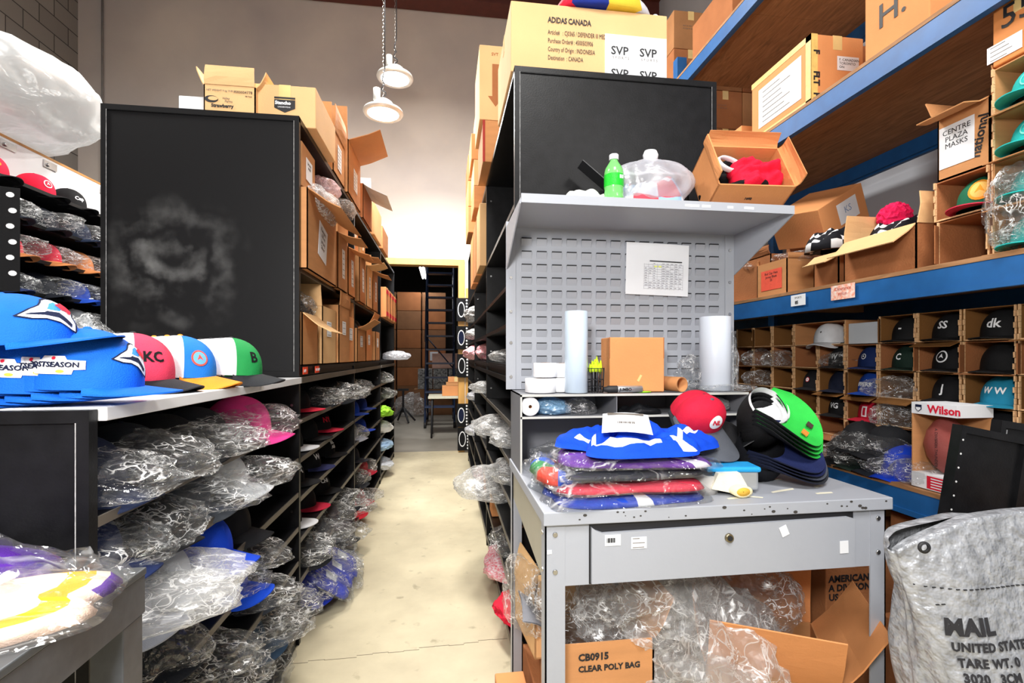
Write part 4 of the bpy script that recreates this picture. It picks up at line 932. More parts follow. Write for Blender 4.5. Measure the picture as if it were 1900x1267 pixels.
for x0, x1 in ((PX0-.004, PX0+.034), (PX1-.034, PX1+.004)):
    q = MB(); q.box((x0, PY-.006, PZ0-.1 if x0 > .5 else PZ0), (x1, PY-.001, PZ1+.02), bev=.001)
    po = q.build('upright', GREY, t); q = MB()
    for z in (1.17, 1.30, 1.42, 1.55, 1.68): q.cyl(((x0+x1)/2, PY-.010, z), ((x0+x1)/2, PY-.006, z), .0055, .0065, n=12)
    q.build('screws', STEEL, po)
# upper shelf with brackets
q = MB(); q.box((.236, 1.502, 1.744), (1.175, 1.852, 1.750)); q.box((.236, 1.500, 1.730), (1.140, 1.504, 1.760)) if 0 else q.box((.236, 1.500, 1.731), (1.175, 1.504, 1.7595)); us = q.build('upper_shelf', GREY, t)
for x in (.232, 1.172):
    q = MB(); q.M = Matrix.Rotation(PI/2, 4, 'Z'); q.prism([(1.506, 1.729), (1.846, 1.58), (1.846, 1.743), (1.506, 1.743)], -(x+.004), -x); q.M = Matrix(); q.build('bracket', GREY, us)
for x, w_ in ((.78, .05), (.84, .03), (.93, .02), (.99, .035)): q = MB(); q.box((x, 1.4993, 1.740), (x+w_, 1.5, 1.748)); q.build('torn_sticker', PAPER, us)

# ---- on the upper shelf
USZ = 1.7600
cloth('white_cloth', .20, .16, .055, cmat('E9ECE6'), 12, None, loc=(.49, 1.63, 1.7515), fold=.6); tag(C.objects[-1], 'crumpled white cloth left of the green bottle', 'cloth')
p = P(1139, 366, Y=1.56); t = thing('detergent_bottle', 'clear bottle of green liquid with white cap on the upper shelf', 'bottle', (p.x, 1.56, 1.7515))
GREENL = mat('green_liquid', srgb('8CEB86'), .15, var=.05, spec=.6); GREENL.node_tree.nodes['Principled BSDF'].inputs['Transmission Weight'].default_value = .35
q = MB(); q.lathe([(.001, 0), (.028, 0), (.032, .004), (.032, .03), (.0305, .035), (.032, .04), (.0305, .052), (.032, .058), (.032, .108), (.029, .122), (.018, .14), (.0135, .147), (.0135, .152), (.001, .152)], 32); q.build('bottle', GREENL, t)
q = MB(); q.lathe([(.0325, .060), (.0328, .062), (.0328, .098), (.0325, .1)], 32); bl = q.build('bottle_label', cmat('22C030', .3), t)
q = MB(); q.lathe([(.0145, .152), (.0155, .153), (.0155, .168), (.014, .170), (.001, .170)], 24); q.build('cap', PAPER, t)
q = MB(); q.M = Matrix.Rotation(.25, 4, 'Z')
for i in range(3): q.box((.001+.005*i, -.0338, .082), (.0038+.005*i, -.0325, .094))
q.M = Matrix(); q.build('barcode', PAPER, t)
# tied white plastic bag
t = thing('tied_plastic_bag', 'tied translucent white plastic bag of clothes beside the green bottle', 'bag', (.725, 1.645, 1.7515)); t.scale = (1.22, 1.0, 1.12)
def sackf(i, j):
    a = i*2*PI; s = j; r = .118*(1-abs(2*max(0, min(1, s*1.02))-.86)**2.6*.75) if s < .93 else .118*.25*(1-s)/.07
    r = .12*math.sin(min(1, s*1.35)*PI/2)**.6*(max(0, 1-s**4.2))**.62+.002
    pl = 1+.10*s*math.sin(a*11+noise.noise(Vector((a, s*3, 2)))*5)+.1*noise.noise(Vector((math.cos(a)*2, math.sin(a)*2, s*4)))
    return (r*1.15*pl*math.cos(a), r*.9*pl*math.sin(a), .172*s)
q = MB(); q.grid(sackf, 72, 26, wrap=True); q.build('bag', BAGW, t)
q = MB(); q.lathe([(.012, .152), (.007, .160), (.012, .168), (.021, .178), (.023, .190), (.018, .203), (.001, .208)], 20); q.build('knot', mat('white_bag_knot', (.85, .87, .92), .4), t)
cloth('contents', .19, .14, .10, [cmat('E04A5A'), cmat('9FC4EA'), cmat('DDE6F2'), cmat('EEF2F8')], 21, t, loc=(0, 0, .006), mi=lambda i, j: (i//7+j//6) % 4)
# black folded mailer behind
t = thing('black_mailer_box', 'black glossy open carton behind the tied bag', 'box', (.76, 1.79, 1.7515))
q = MB(); q.box((-.13, -.03, 0), (.17, -.026, .14)); q.box((-.13, .045, 0), (.17, .049, .14)); q.box((-.13, -.03, 0), (-.126, .049, .14)); q.box((.166, -.03, 0), (.17, .049, .14)); q.box((-.13, -.03, 0), (.17, .049, .003)); q.build('carton', mat('glossy_black_card', (.02, .02, .022), .3, var=.2), t)
q = MB(); q.M = Matrix.Translation((-.13, 0, .14)) @ Matrix.Rotation(rad(38), 4, 'Y'); q.box((-.15, -.028, -.003), (0, .047, 0)); q.M = Matrix(); q.build('flap', MC['glossy_black_card'], t)
q = MB(); q.M = Matrix.Translation((.02, .047, .14)) @ Matrix.Rotation(rad(-20), 4, 'X'); q.box((-.15, 0, 0), (.15, .003, .045)); q.M = Matrix(); q.build('flap', MC['glossy_black_card'], t)
# tilted open carton with red and black clothes
b = carton((1.045, 1.655, 1.752+.088), (.27, .20, .13), 'tilted open brown carton holding red and black garments', rot=(rad(60), 0, -.06), flaps={'-X': 100, '+Y': 112, '+X': 98}, flaplen=.05, m=CARDO)
cloth('garment', .19, .14, .07, cmat('E8183C'), 33, b, loc=(.035, -.01, .075), fold=.5, nf=9); cloth('garment', .27, .18, .10, BLK, 34, b, loc=(0, 0, .006), fold=.5)
q = MB(); q.lathe([(.05, 0), (.055, .006), (.05, .014), (.044, .006), (.05, 0)], 24); o = q.build('hook_strap', PAPER, b); o.location = (-.06, .03, .10); o.rotation_euler = (.2, .3, 0); o.scale = (1, .5, 1.6)
write('1692', .013, INK, b, (-.02, -.1008, .07), bold=.0005)

# ---- paper schedule fixed to the louvred panel
t = thing('paper_schedule', 'white printed table sheet pinned to the louvred panel', 'paper', P(1220, 500, Y=1.832), (0, rad(1.5), 0))
q = MB(); q.grid(lambda i, j: ((i-.5)*.262, -.003*math.sin(i*PI)*j, (j-.5)*.205), 8, 6); q.build('sheet', PAPER, t)
q = MB(); q.box((-.035, -.0052, .030), (.10, -.0046, .034)); q.build('heading_bar', INK, t)
q = MB(); rr = random.Random(2)
for j in range(11):
    z = .018-j*.0095; q.box((-.058, -.005, z), (.105, -.0046, z+.0006))
    for i in range(9):
        if rr.random() < .8: q.box((-.055+i*.018, -.005, z+.003), (-.055+i*.018+rr.uniform(.006, .013), -.0046, z+.0055))
for i in range(10): q.box((-.058+i*.0181, -.005, -.08), (-.0575+i*.0181, -.0046, .022))
q.build('printed_table', mat('pale_print', (.42, .42, .46), .8), t)
q = MB()
for x in (-.012, .006): q.box((x-.004, -.0051, .008), (x+.008, -.0047, .014))
q.build('highlighter_marks', mat('highlighter', (.85, .9, .25), .7), t)

# ---- on the riser
RT = RZ+.002
def roll(loc, r, h, label, m, name, hole=.018, axis=None, cat='roll'):
    t = thing(name, label, cat, loc, axis or 0)
    q = MB(); q.lathe([(hole, 0), (r-.002, 0), (r, .002), (r, h-.002), (r-.002, h), (hole, h), (hole, 0)], 40); q.build('roll', m, t)
    q = MB(); q.lathe([(hole-.001, -.0005), (hole-.001, h+.0005)], 24); q.lathe([(hole-.004, -.0005), (hole-.004, h+.0005)], 24); q.build('core', CARD, t)
    return t
CLR = mat('tubing_film_roll', srgb('C3D3E2'), .28, var=.05, scale=2, stretch=(8, 8, .3), coat=.6)
roll((P(1069, 727, Y=1.655).x, 1.655, RT), .0405, .285, 'tall narrow roll of clear poly tubing standing on the riser', CLR, 'film_roll')
roll((P(1327, 720, Y=1.70).x, 1.70, RT), .056, .275, 'wide clear film roll standing at the right end of riser', mat('wide_film_roll', srgb('CDD4E0'), .3, var=.05, scale=2, stretch=(8, 8, .3), coat=.5), 'film_roll')
LAB = mat('label_roll_paper', (.88, .88, .90), .6, var=.02)
for i, (x, y, z, r) in enumerate(((.335, 1.69, 0, .055), (.415, 1.72, 0, .05), (.352, 1.69, .054, .042), (.425, 1.72, .052, .045))):
    roll((x, y, RT+z), r, .05, 'white label roll on the riser, %s' % ('bottom left', 'bottom right behind the tubing', 'top left', 'top right')[i], LAB, 'label_roll')
b = carton((P(1180, 720, Y=1.66).x+.006, 1.715, RT), (.20, .12, .195), 'small plain tan carton standing on the riser', m=CARDO, tape=False, rot=-.06)
for x_ in (-.1, .098): q = MB(); q.box((x_-.0015, -.0605, .12), (x_+.0015, -.0595, .195)); q.build('flap_slot', CARDD, b)
q = MB(); q.M = Matrix.Rotation(.5, 4, 'Y'); q.box((-.02, -.0612, .035), (-.012, -.0602, .06)); q.M = Matrix(); q.build('tape_glint', TAPE, b)
# mesh pen cup with yellow-green things
t = thing('pen_cup', 'black wire mesh pen cup with yellow ties behind tubing roll', 'pen holder', (P(1106, 722, Y=1.66).x, 1.67, RT))
q = MB()
for k in range(16):
    a = k*2*PI/16; q.tube([(.028*math.cos(a), .028*math.sin(a), 0), (.032*math.cos(a), .032*math.sin(a), .085)], .0012, n=4)
for z in (.0, .02, .045, .085):
    r = .028+.004*z/.085; q.tube([(r*math.cos(a*PI/8), r*math.sin(a*PI/8), z) for a in range(17)], .0015, n=4)
q.build('cup', INK, t)
for k in range(3): q = MB(); q.cyl((.01*k-.01, .005, .003), (.014*k-.012, .01, .105+.01*k), .004, n=10); q.build('pen', (INK, BLK, STEEL)[k], t)
cloth('yellow_ties', .05, .05, .04, cmat('C8E82A'), 44, t, loc=(0, 0, .072), fold=.9, nf=12)
# marker
t = thing('marker_pen', 'thick silver and black marker lying before the tan carton', 'marker', (P(1160, 720, Y=1.625).x, 1.625, RT+.0125), (0, PI/2, 0.0))
q = MB(); q.lathe([(.001, -.03), (.0115, -.03), (.0125, -.028), (.0125, .06), (.001, .06)], 24); q.build('barrel', mat('silver_barrel', (.62, .64, .66), .3, metal=.7), t)
q = MB(); q.lathe([(.0128, -.03), (.0128, -.062), (.010, -.066), (.008, -.078), (.001, -.079)], 24); q.build('cap', INK, t)
o = use('printed_text', text_data('JUMBO', .014, INK, bold=.0006), t, (.0052, -.0128, -.022)); o.rotation_euler = (Matrix.Rotation(-PI/2, 3, 'Y') @ Euler((PI/2, 0, 0)).to_matrix()).to_euler(); o.location = (.005, -.0128, -.025)
q = MB(); q.lathe([(.001, 0), (.034, 0), (.036, .003), (.001, .004)], 24); o = q.build('green_lid', cmat('9ADE2A')); o.location = (P(1190, 727, Y=1.64).x, 1.64, RT); o.scale = (1, .6, 1); tag(o, 'flat lime green disc under the marker', 'lid')
# cardboard tube
t = thing('cardboard_tube', 'short brown cardboard tube lying beside the tan carton', 'tube', (P(1262, 714, Y=1.63).x, 1.615, RT+.0275), (-PI/2, 0, rad(18)))
q = MB(); q.lathe([(.0265, 0), (.0265, .14), (.0225, .14), (.0225, 0), (.0265, 0)], 36); q.build('tube', CARD, t)
bag((.93, 1.745, RT), (.12, .10, .16), .3, 'crumpled clear wrap between tan carton and wide roll', var=1)
bag((1.085, 1.74, RT-.0), (.055, .10, .27), .0, 'strip of shiny clear film hanging off the wide roll', var=2)
bag((1.02, 1.64, RT), (.24, .09, .03), .1, 'flattened silvery clear film under the wide roll', var=5)
# ---- in the riser
q = 0
t = roll((.285, 1.615, 1.045+.033), .032, .07, 'white paper roll lying in the left pigeonhole', LAB, 'paper_roll', hole=.006, axis=(-PI/2, 0, 0))
bag((.37, 1.68, 1.046), (.14, .12, .066), .2, 'bright blue crumpled bag in the left pigeonhole', m=film('blue_film', tint=(.35, .65, .95), dens=.7), var=0)
bag((.47, 1.67, 1.046), (.14, .12, .06), .9, 'clear crumpled bag in the left pigeonhole', var=3)
cloth('black_packet', .15, .12, .025, cmat('1A1B1E', .3), 41, None, loc=(.69, 1.67, 1.0455), fold=.7); tag(C.objects[-1], 'black shiny packets in the middle pigeonhole', 'packet')
bag((.97, 1.70, 1.046), (.17, .14, .062), .3, 'milky plastic in the right pigeonhole', m=FILM2, var=4)
bag((.44, 1.72, .858), (.30, .20, .10), .1, 'large clear bag in the space under the riser', m=FILM, var=1); bag((.78, 1.72, .858), (.32, .18, .09), .1, 'pale bags under the riser behind the jersey', m=FILM2, var=2)

# ---- jersey pile on the bench
GP = 'packed jerseys piled on the bench'
def bp(z, w_, d, h, cols, seed, lab, rot, x=.50, y=1.345, mi=None): return jersey_pack((x, y, BZ+z), w_, d, h, cols, seed, lab, rot, mi=mi, group=GP, n=60)
bp(.001, .47, .30, .032, ['1743B8', 'F2F4F8'], 61, 'blue packed jersey with white trim at the bottom of the pile', .03, x=.495, y=1.345, mi=lambda i, j: 1 if 44 < i < 47 else 0)
bp(.034, .46, .29, .034, ['E23A52', 'E86A2C', 'F4F0F2'], 62, 'red packed jersey with orange and white collar, second from bottom', -.02, x=.495, mi=lambda i, j: 1 if 28 < i < 32 else (2 if 32 <= i < 36 else 0))
bp(.069, .44, .28, .026, ['2A2C34', 'A8A8B0'], 63, 'black packed jersey in the middle of the pile', .04, x=.51)
bp(.096, .45, .29, .030, ['6A2C9C', 'D24AA8', 'F0EAF6'], 64, 'purple packed jersey with pink trim near the pile top', -.10, x=.53, y=1.35, mi=lambda i, j: 1 if i in (0, 1, 59) else (2 if 50 < i < 53 else 0))
bp(.05, .16, .26, .05, ['2F8A4C', 'E8452C', '2A62D8'], 65, 'green and orange packed shirt bulging at the left of pile', .1, x=.325, y=1.37, mi=lambda i, j: (i//8) % 3)
# loose blue jersey
t = thing('blue_jersey', 'folded royal blue jersey with white stripes and a white card on top', 'jersey', (.55, 1.335, BZ+.126), -.10); t.scale = (1.13, 1.35, 1.1)
def jer(i, j):
    if j > 17 or j < 9: return 0
    return 1 if (38 < i < 46 or 50 < i < 56) and 11 < j < 15 else (1 if 56 <= i < 60 and j in (14, 15, 16) else 0)
def jf(i, j):
    a = i*2*PI; c, s = math.cos(a), math.sin(a); rr_ = min(1, j*1.14)
    R_ = 1/((abs(c)**2.6+abs(s)**2.6)**(1/2.6)); R_ *= 1+.16*math.sin(3*a+.6)+.08*math.sin(5*a)
    x = c*R_*rr_; y = s*R_*rr_; f = noise.noise(Vector((x*2.4, y*5, 4)))+.5*abs(noise.noise(Vector((x*5, y*7, 9))))
    z = .052*(max(0, 1-rr_**4))**.5*(.8+.7*f)+.001
    return (x*.185, y*.088, z if j*1.14 <= 1 else .0005)
q = MB(); q.grid(jf, 72, 28, wrap=True, mi=lambda i, j: 1 if ((34 < i < 56 and 19 < j < 22) or ((i > 62 or i < 3) and 15 < j < 18) or (58 < i < 63 and 14 < j < 24)) else 0); q.build('jersey', [cmat('0A4AD8'), WHT], t)
q = MB(); q.grid(lambda i, j: ((i-.5)*.115, (j-.5)*.135, .058+.006*math.sin(i*3)), 6, 6); cdd = q.build('hang_card', PAPER, t); cdd.location = (-.035, -.012, .014); cdd.rotation_euler = (rad(12), 0, -.28)
q = MB()
for i in range(12): q.box((-.02+i*.0034, -.012, .0635), (-.0185+i*.0034+.0006*(i % 3), .0, .0645))
q.box((-.045, .05, .062), (.045, .058, .0652)); o = q.build('barcode', GINK, cdd)

# ---- caps stacked on the bench
KB = 'caps stacked on the bench'
def bc(loc, rot, crown, lab, brim, under, em=(), back=None, k=.95, **kw): return cap(loc, rot, cmat(crown), lab, KB, back=cmat(back) if back else None, brim=cmat(brim), under=cmat(under), emblems=em, k=k, **kw)
fr, ur = Vector((.30, -.72, -.62)).normalized(), Vector((.2, -.55, .8)); pr = P(1340, 826, Y=1.37)-fr*.15
bc(pr, aim(fr, ur), 'D21C3C', 'red cap with white emblem and grey brim facing the camera', '565A62', '6B7078', (emb_disc(WHT, WHT, .1, .06, .028), emb_text('NL', .026, RED, .1, .06, off=.0045)), k=1.05, fold=True, kz=.78)
bc(pr+Vector((.005, .05, .012)), aim(fr, ur), 'C81A38', 'second red cap nested behind the grey brimmed one', '2A2C30', '55585F', k=1.0, fold=True, kz=.78)
fg, ug = Vector((.58, -.42, -.62)).normalized(), Vector((-.30, .72, -.60)).normalized(); pg = P(1484, 800, Y=1.38)-fg*.155
for i in range(4):
    p_ = pg+fg*(.010*i)+ug*(.011*i)
    bc(p_, aim(fg, ug), '141416', 'black cap with green underbrim, %s of the nested four' % ORD[i], '16171A', '2FC048', (emb_disc(WHT, RED, 1.5, .04, .017), emb_disc(WHT, NAVY, 2.2, .04, .016), emb_disc(WHT, RED, .9, .04, .016)), k=1.12, fold=True, insert=WHT if i == 0 else None)
    if i == 0:
        for dx_, m_2 in ((-.02, cmat('E88A3A')), (.03, cmat('4A3A34'))):
            q = MB(); q.box((dx_-.010, .138, -.0200), (dx_+.010, .155, -.0160)); q.build('size_sticker', m_2, LAST[0])
fn, un = Vector((.70, -.50, -.40)).normalized(), Vector((-.10, .62, -.72)).normalized(); pn = P(1484, 852, Y=1.36)-fn*.155
for i in range(4):
    p_ = pn+fn*(.009*i)+un*(.010*i)
    bc(p_, aim(fn, un), '17181E', 'cap of the lower pile with %s underbrim, %s of four' % (('navy', 'dark navy', 'grey', 'charcoal')[i], ORD[i]), '1A2038', ('1A2450', '182048', '4A4E58', '2A2C32')[i], (emb_disc(WHT, RED, 1.5, .04, .015),), k=1.12, fold=True)
bc((.95, 1.56, BZ+.06), (rad(30), 0, PI+.3), '151518', 'black cap squeezed between the two cap stacks', '1A1B1E', '232428')
jersey_pack((.745, 1.545, BZ+.045), .20, .13, .045, ['0E2F9A', '6CC4EA', 'F2F4F8'], 66, 'blue packed item with pale stripes behind the red cap', -.7, mi=lambda i, j: (1 if (i % 12) < 2 else 0), tilt=(0, rad(32)))
# ---- tape dispenser
t = thing('tape_dispenser', 'blue and cream packing tape dispenser lying by the caps', 'tape dispenser', (.800, 1.325, BZ), -.15)
q = MB(); q.box((-.01, -.035, .01), (.095, .035, .066), bev=.008); q.build('body', mat('steel_cheek', (.5, .52, .54), .35, metal=.6, var=.2), t)
q = MB(); q.box((-.055, -.040, .062), (.10, .040, .078), bev=.006); q.build('blade_guard', cmat('2AA0E4', .3), t)
q = MB(); q.prism([(-.05, .02), (.03, .005), (.05, .03), (.03, .066), (-.03, .064)], -.058, -.038); q.build('cheek_plate', cmat('EFE9D6', .4), t)
q = MB(); q.lathe([(.001, 0), (.048, 0), (.048, .05), (.001, .05)], 32); o = q.build('tape_roll', mat('beige_tape_roll', srgb('C9C6C2'), .35, var=.06), t); o.location = (-.062, -.005, .0)
q = MB(); q.lathe([(.012, 0), (.0165, .001), (.0165, .06), (.012, .061), (.012, 0)], 24); o = q.build('handle', cmat('F3E8BE', .35), t); o.location = (.03, -.08, .018); o.rotation_euler = (-PI/2, 0, .15); o.scale = (1.7, 1, 1)
q = MB(); q.lathe([(.001, 0), (.0125, 0), (.0125, .001), (.001, .001)], 20); o = q.build('handle_core', cmat('E8B84A', .5), t); o.location = (.03, -.0795, .018); o.rotation_euler = (-PI/2, 0, .15); o.scale = (1.6, 1, 1)

# ---- under the bench
b = carton((.72, 1.62, .003), (.86, .38, .16), 'low dark carton at the back under the bench', m=CARDD, tape=False)
b = carton((.44, 1.42, .003), (.26, .30, .47), 'brown carton printed for poly bags under the bench', flaps={'+X': 120, '+Y': 95}, m=CARD, flaplen=.12)
write('CB0915', .026, INK, b, (-.085, -.1515, .425), bold=.001); write('CLEAR POLY BAG', .022, INK, b, (-.085, -.1515, .395), bold=.0008)
b = carton((1.00, 1.42, .003), (.34, .36, .34), 'large brown open carton with tall flaps under the bench', rot=-.5, flaps={'+X': 125, '-Y': 118, '+Y': 80, '-X': 100}, m=CARD, fm=CARDO, flaplen=.20)
b = carton((.34, 1.66, .28), (.14, .26, .16), 'pale open carton poking out beside the bench leg', rot=.1, flaps={'-X': 80, '-Y': 100, '+X': 85}, m=CARDL, flaplen=.12)
b = carton((.22, 1.50, .003), (.10, .34, .15), 'tan carton on the floor at the left bench foot', m=CARDO, tape=False)
GC = 'crumpled poly film under the bench'
for i, (loc, sc_, rt, v) in enumerate((((.60, 1.42, .40), (.42, .36, .30), .3, 0), ((.76, 1.36, .20), (.50, .40, .46), 1.2, 1), ((.93, 1.40, .42), (.30, .30, .24), 2.0, 2), ((.40, 1.45, .42), (.28, .34, .22), .8, 1), ((.72, 1.30, .10), (.44, .22, .34), .1, 2), ((.27, 1.60, .36), (.14, .3, .24), .2, 0))):
    bag(loc, sc_, rt, 'crumpled clear poly film under the bench, %s' % ('left of the middle', 'the large middle heap', 'over the open carton', 'behind the left leg', 'low front heap with grey print', 'out beside the left leg')[i], GC, v, FILM2 if i in (1, 4, 0) else FILM, big=True)
o = C.objects[-2]
m_ = MB()
t = thing('grey_mailer', 'grey plastic mailer over the edge of the pale carton', 'mailer', (.30, 1.50, .44), (.4, .5, .2))
q = MB(); q.grid(lambda i, j: ((i-.5)*.16, (j-.5)*.12, .01*math.sin(i*5+j*3)), 10, 8); q.grid(lambda i, j: ((i-.5)*.16, (j-.5)*.12, -.004+.01*math.sin(i*5+j*3)), 10, 8); q.build('mailer', cmat('8E9098', .4), t)
# ---- cartons on the floor to the right, mail sack, leaning panels
b = carton((1.52, 1.70, .003), (.42, .36, .52), 'brown carton on the floor right of the bench, lower', m=CARDD, tape=False)
write('AMERICAN\nA DIVISION\nUS BASE', .032, INK, b, (-.20, -.1815, .46), bold=.001)
b = carton((1.44, 1.72, .526), (.30, .30, .16), 'brown carton with white backpack label under the rack', m=CARDD, tape=False)
st = sticker(b, .15, .085, (-.065, -.151, .10), '-Y'); use('printed_text', text_data('WTH122190', .021, INK, bold=.0008), st, (-.07, .017, .001)); use('printed_text', text_data('WILSON BACKPACK RD\n10 EA\nBAP', .011, INK), st, (-.07, .002, .001))
b = carton((1.56, 1.32, .003), (.26, .22, .40), 'brown carton between bench leg and mail sack', m=CARDD, tape=False, rot=.1)
b = carton((2.1, 2.35, .003), (.5, .6, .55), 'dark brown carton deep under the rack', m=CARDD); b = carton((2.1, 1.5, .003), (.5, .6, .6), 'large dark carton under the rack behind the leaning panels', m=CARDD)
b = carton((1.95, 3.0, .003), (.4, .5, .5), 'brown carton under the rack farthest from camera', m=CARDD)
HOLE = mat('punched_hole_white', (.75, .75, .75), .4)
for k, (x, y, w_, an) in enumerate(((1.395, 1.16, .23, 11), (1.60, 1.19, .24, 9))):
    t = thing('leaning_panel', 'black laminate panel leaning behind the mail sack, %s' % ('left with a row of white holes' if k == 0 else 'right one'), 'panel', (x-.18, y, .003), (0, rad(an), 0), 'leaning black panels')
    q = MB(); q.box((0, .01, 0), (w_, .028, 1.075)); q.box((0, 0, 0), (.016, .01, 1.075)); q.box((w_-.016, 0, 0), (w_, .01, 1.075)); q.box((.016, 0, 1.055), (w_-.016, .01, 1.075)); q.build('board', BLACK, t)
    if k == 0:
        q = MB()
        for i in range(26): q.cyl((.008, -.0008, .06+i*.039), (.008, 0, .06+i*.039), .0028, n=10)
        q.build('holes', HOLE, t)
    else:
        q = MB(); q.box((.03, .0085, .01), (.034, .0098, 1.05)); q.build('metal_strip', STEEL, t)
t = thing('mail_sack', 'silver grey woven mail sack with black lettering standing on the floor', 'sack', (1.345, .96, 0))
SACK = mat('woven_sack', srgb('A9ACB2'), .38, metal=.3, var=.32, scale=38, bump=1.0, bscale=50)
SH = .885
def sf(i, j):
    a = i*2*PI; jj = min(1, j/.94); z = SH*jj; c, s = math.cos(a), math.sin(a); q_ = 1/((abs(c)**4.5+abs(s)**4.5)**(1/4.5))
    rx = (.19+.17*jj); ry = .14-.11*jj**2
    if j > .94: ry *= max(.03, 1-(j-.94)/.06)
    n_ = noise.noise(Vector((c*2, s*2, z*5)))*.020+noise.noise(Vector((c*6, s*6, z*13)))*.006
    z += -.12*max(0, -c-.45)*jj**5+.012*math.sin(a*3)*jj**4
    return (c*q_*rx+n_*c, s*q_*ry+n_*s*(1 if j < .94 else .2), max(.001, z))
q = MB(); q.grid(sf, 110, 70, wrap=True)
from mathutils.bvhtree import BVHTree
BV = BVHTree.FromBMesh(q.bm); q.build('sack', SACK, t)
def front(x, z):
    h = BV.ray_cast(Vector((x, -2, z)), Vector((0, 1, 0)))[0]
    return h.y if h else -.1
def sack_text(s_, size, x, z, **kk):
    bm = bmesh.new(); bm.from_mesh(text_data(s_, size, INK, **kk))
    for v in bm.verts: X = x+v.co.x; Z = z+v.co.y; v.co = (X, front(X, Z)-.0035-v.co.z, Z)
    me = bpy.data.meshes.new('writing'); bm.to_mesh(me); bm.free(); me.materials.append(mat('sack_ink', (.02, .02, .025), .6)); use('printed_text', me, t)
def sk(u, v): p = P(u, v, Y=.86); return p.x-t.location.x, p.z
for s_, u, v, sz, bo in (('MAIL', 1785, 1194, .046, .0022), ('UNITED STATES', 1792, 1222, .0235, .0009), ('TARE WT. 0', 1798, 1249, .0235, .0009), ('3020   3CM', 1802, 1274, .0235, .0009)):
    x, z = sk(u, v); sack_text(s_, sz, x, z, bold=bo, spacing=1.08)
q = MB()
for i in range(22):
    x, z = sk(1735+i*11, 1122-(6 if i > 1 else 0)-i*.6); y = front(x, z); q.box((x, y-.003, z), (x+.0075, y-.0005, z+.0018))
q.build('stitching', INK, t)
gx, gz = sk(1711, 1014)
q = MB(); q.lathe([(.007, -.001), (.012, 0), (.012, .003), (.007, .004)], 24); o = q.build('grommet', INK, t); o.location = (gx, front(gx, gz)-.003, gz); o.rotation_euler = (PI/2, 0, -.2)
# ================================================================ blue pallet rack on the right
RKX, RKB, RK0, RK1 = 1.75, 2.65, .80, 3.52
t = thing('pallet_rack', 'blue steel pallet rack with plywood decks along the right side', 'rack', (0, 0, 0)); RK = t
LEV = [.748, 1.573, 2.48, 3.36]
for z in LEV:
    for x, s in ((RKX, 1), (RKB, -1)):
        q = MB(); x0, x1 = sorted((x, x+s*.04)); q.box((x0, RK0, z-.095), (x1, RK1, z-.018)); xs0, xs1 = sorted((x-s*.006, x+s*.02)); q.box((xs0, RK0, z-.105), (xs1, RK1, z-.085)); q.box((x0+.0, RK0, z-.018), (x1, RK1, z-.012)); q.build('beam', BLUEB, t)
    q = MB(); yj = 2.75; q.box((RKX-.002, RK0, z-.011), (RKB+.002, yj-.002, z+.005)); dk = q.build('plywood_deck', PLY, t)
    q = MB(); q.box((RKX-.002, yj, z-.011), (RKB+.002, RK1, z+.005)); q.build('plywood_deck', PLY, t)
    q = MB()
    for y in (1.5, 2.75): q.box((RKX+.042, y-.03, z-.05), (RKB-.042, y+.03, z-.0115))
    if z < 2: q.build('cross_support', MC.get('x') or mat('rough_lumber', srgb('9C7048'), .8), t)
for x in (RKX+.02, RKB-.07):
    for y in (RK1+.002, RK0-.08):
        q = MB(); q.box((x, y, 0), (x+.075, y+.07, 3.55)); q.build('upright_post', BLUEB, t)
q = MB()
for i in range(5): q.tube([(RKX+.08, RK1+.03, .3+.6*i), (RKB-.06, RK1+.03, .6+.6*i)], .012)
q.build('brace', BLUEB, t)
st = sticker(t, .10, .055, (RKX-.009, P(1484, 553, X=RKX).y, 1.527), '-X'); use('printed_text', text_data('SPORTS', .014, GINK, align='CENTER'), st, (0, .008, .001)); use('printed_text', text_data('85', .022, INK, bold=.001, align='CENTER'), st, (-.01, -.018, .001))
st = sticker(t, .13, .065, (RKX-.009, P(1567, 535, X=RKX).y, 1.533), '-X', m=mat('torn_orange_label', srgb('F0845A'), .6, col2=srgb('F4EDE4'), scale=60), name='torn_label'); use('handwriting', text_data('Clearance\nnylon', .022, cmat('B03020'), align='CENTER'), st, (0, .008, .001))
sticker(t, .25, .03, (RKX-.009, P(1405, 262, X=RKX).y, 2.44), '-X')
# far rack bay beyond with stacked cartons
t = thing('pallet_rack', 'far blue rack bay beyond the first, loaded with brown cartons', 'rack', (0, 0, 0))
for z in (1.573, 2.48):
    for x, s in ((RKX, 1), (RKB, -1)):
        q = MB(); x0, x1 = sorted((x, x+s*.04)); q.box((x0, RK1+.075, z-.095), (x1, 6.1, z-.012)); q.build('beam', BLUEB, t)
    q = MB(); q.box((RKX-.002, RK1+.075, z-.011), (RKB+.002, 6.1, z+.005)); q.build('plywood_deck', PLY, t)
for x in (RKX+.02, RKB-.07): q = MB(); q.box((x, 6.1, 0), (x+.075, 6.17, 3.55)); q.build('upright_post', BLUEB, t)
GB = 'brown cartons stacked on the far rack'
for i in range(3):
    for j in range(5):
        b = carton((1.83+.30*i+.14, 3.90, 2.488+.31*j), (.295, .42, .306), 'brown carton on far rack, %s column from the aisle, %s up' % (ORD[i], ORD[j]), m=CARDD if (i+j) % 2 else mat('mid_cardboard', srgb('A9764A'), .85, var=.08, bump=.1), group=GB)
        write('== = ==\n= == = =', .022, GINK, b, (-.07, -.2115, .18)); 
for i, (z, h) in enumerate(((1.58, .34), (1.93, .32))): b = carton((1.95, 3.85, z), (.5, .4, h), 'brown carton low on the far rack, %s' % ('lower' if i == 0 else 'upper'), m=CARDD, group=GB)
GK = 'cartons on the blue rack'
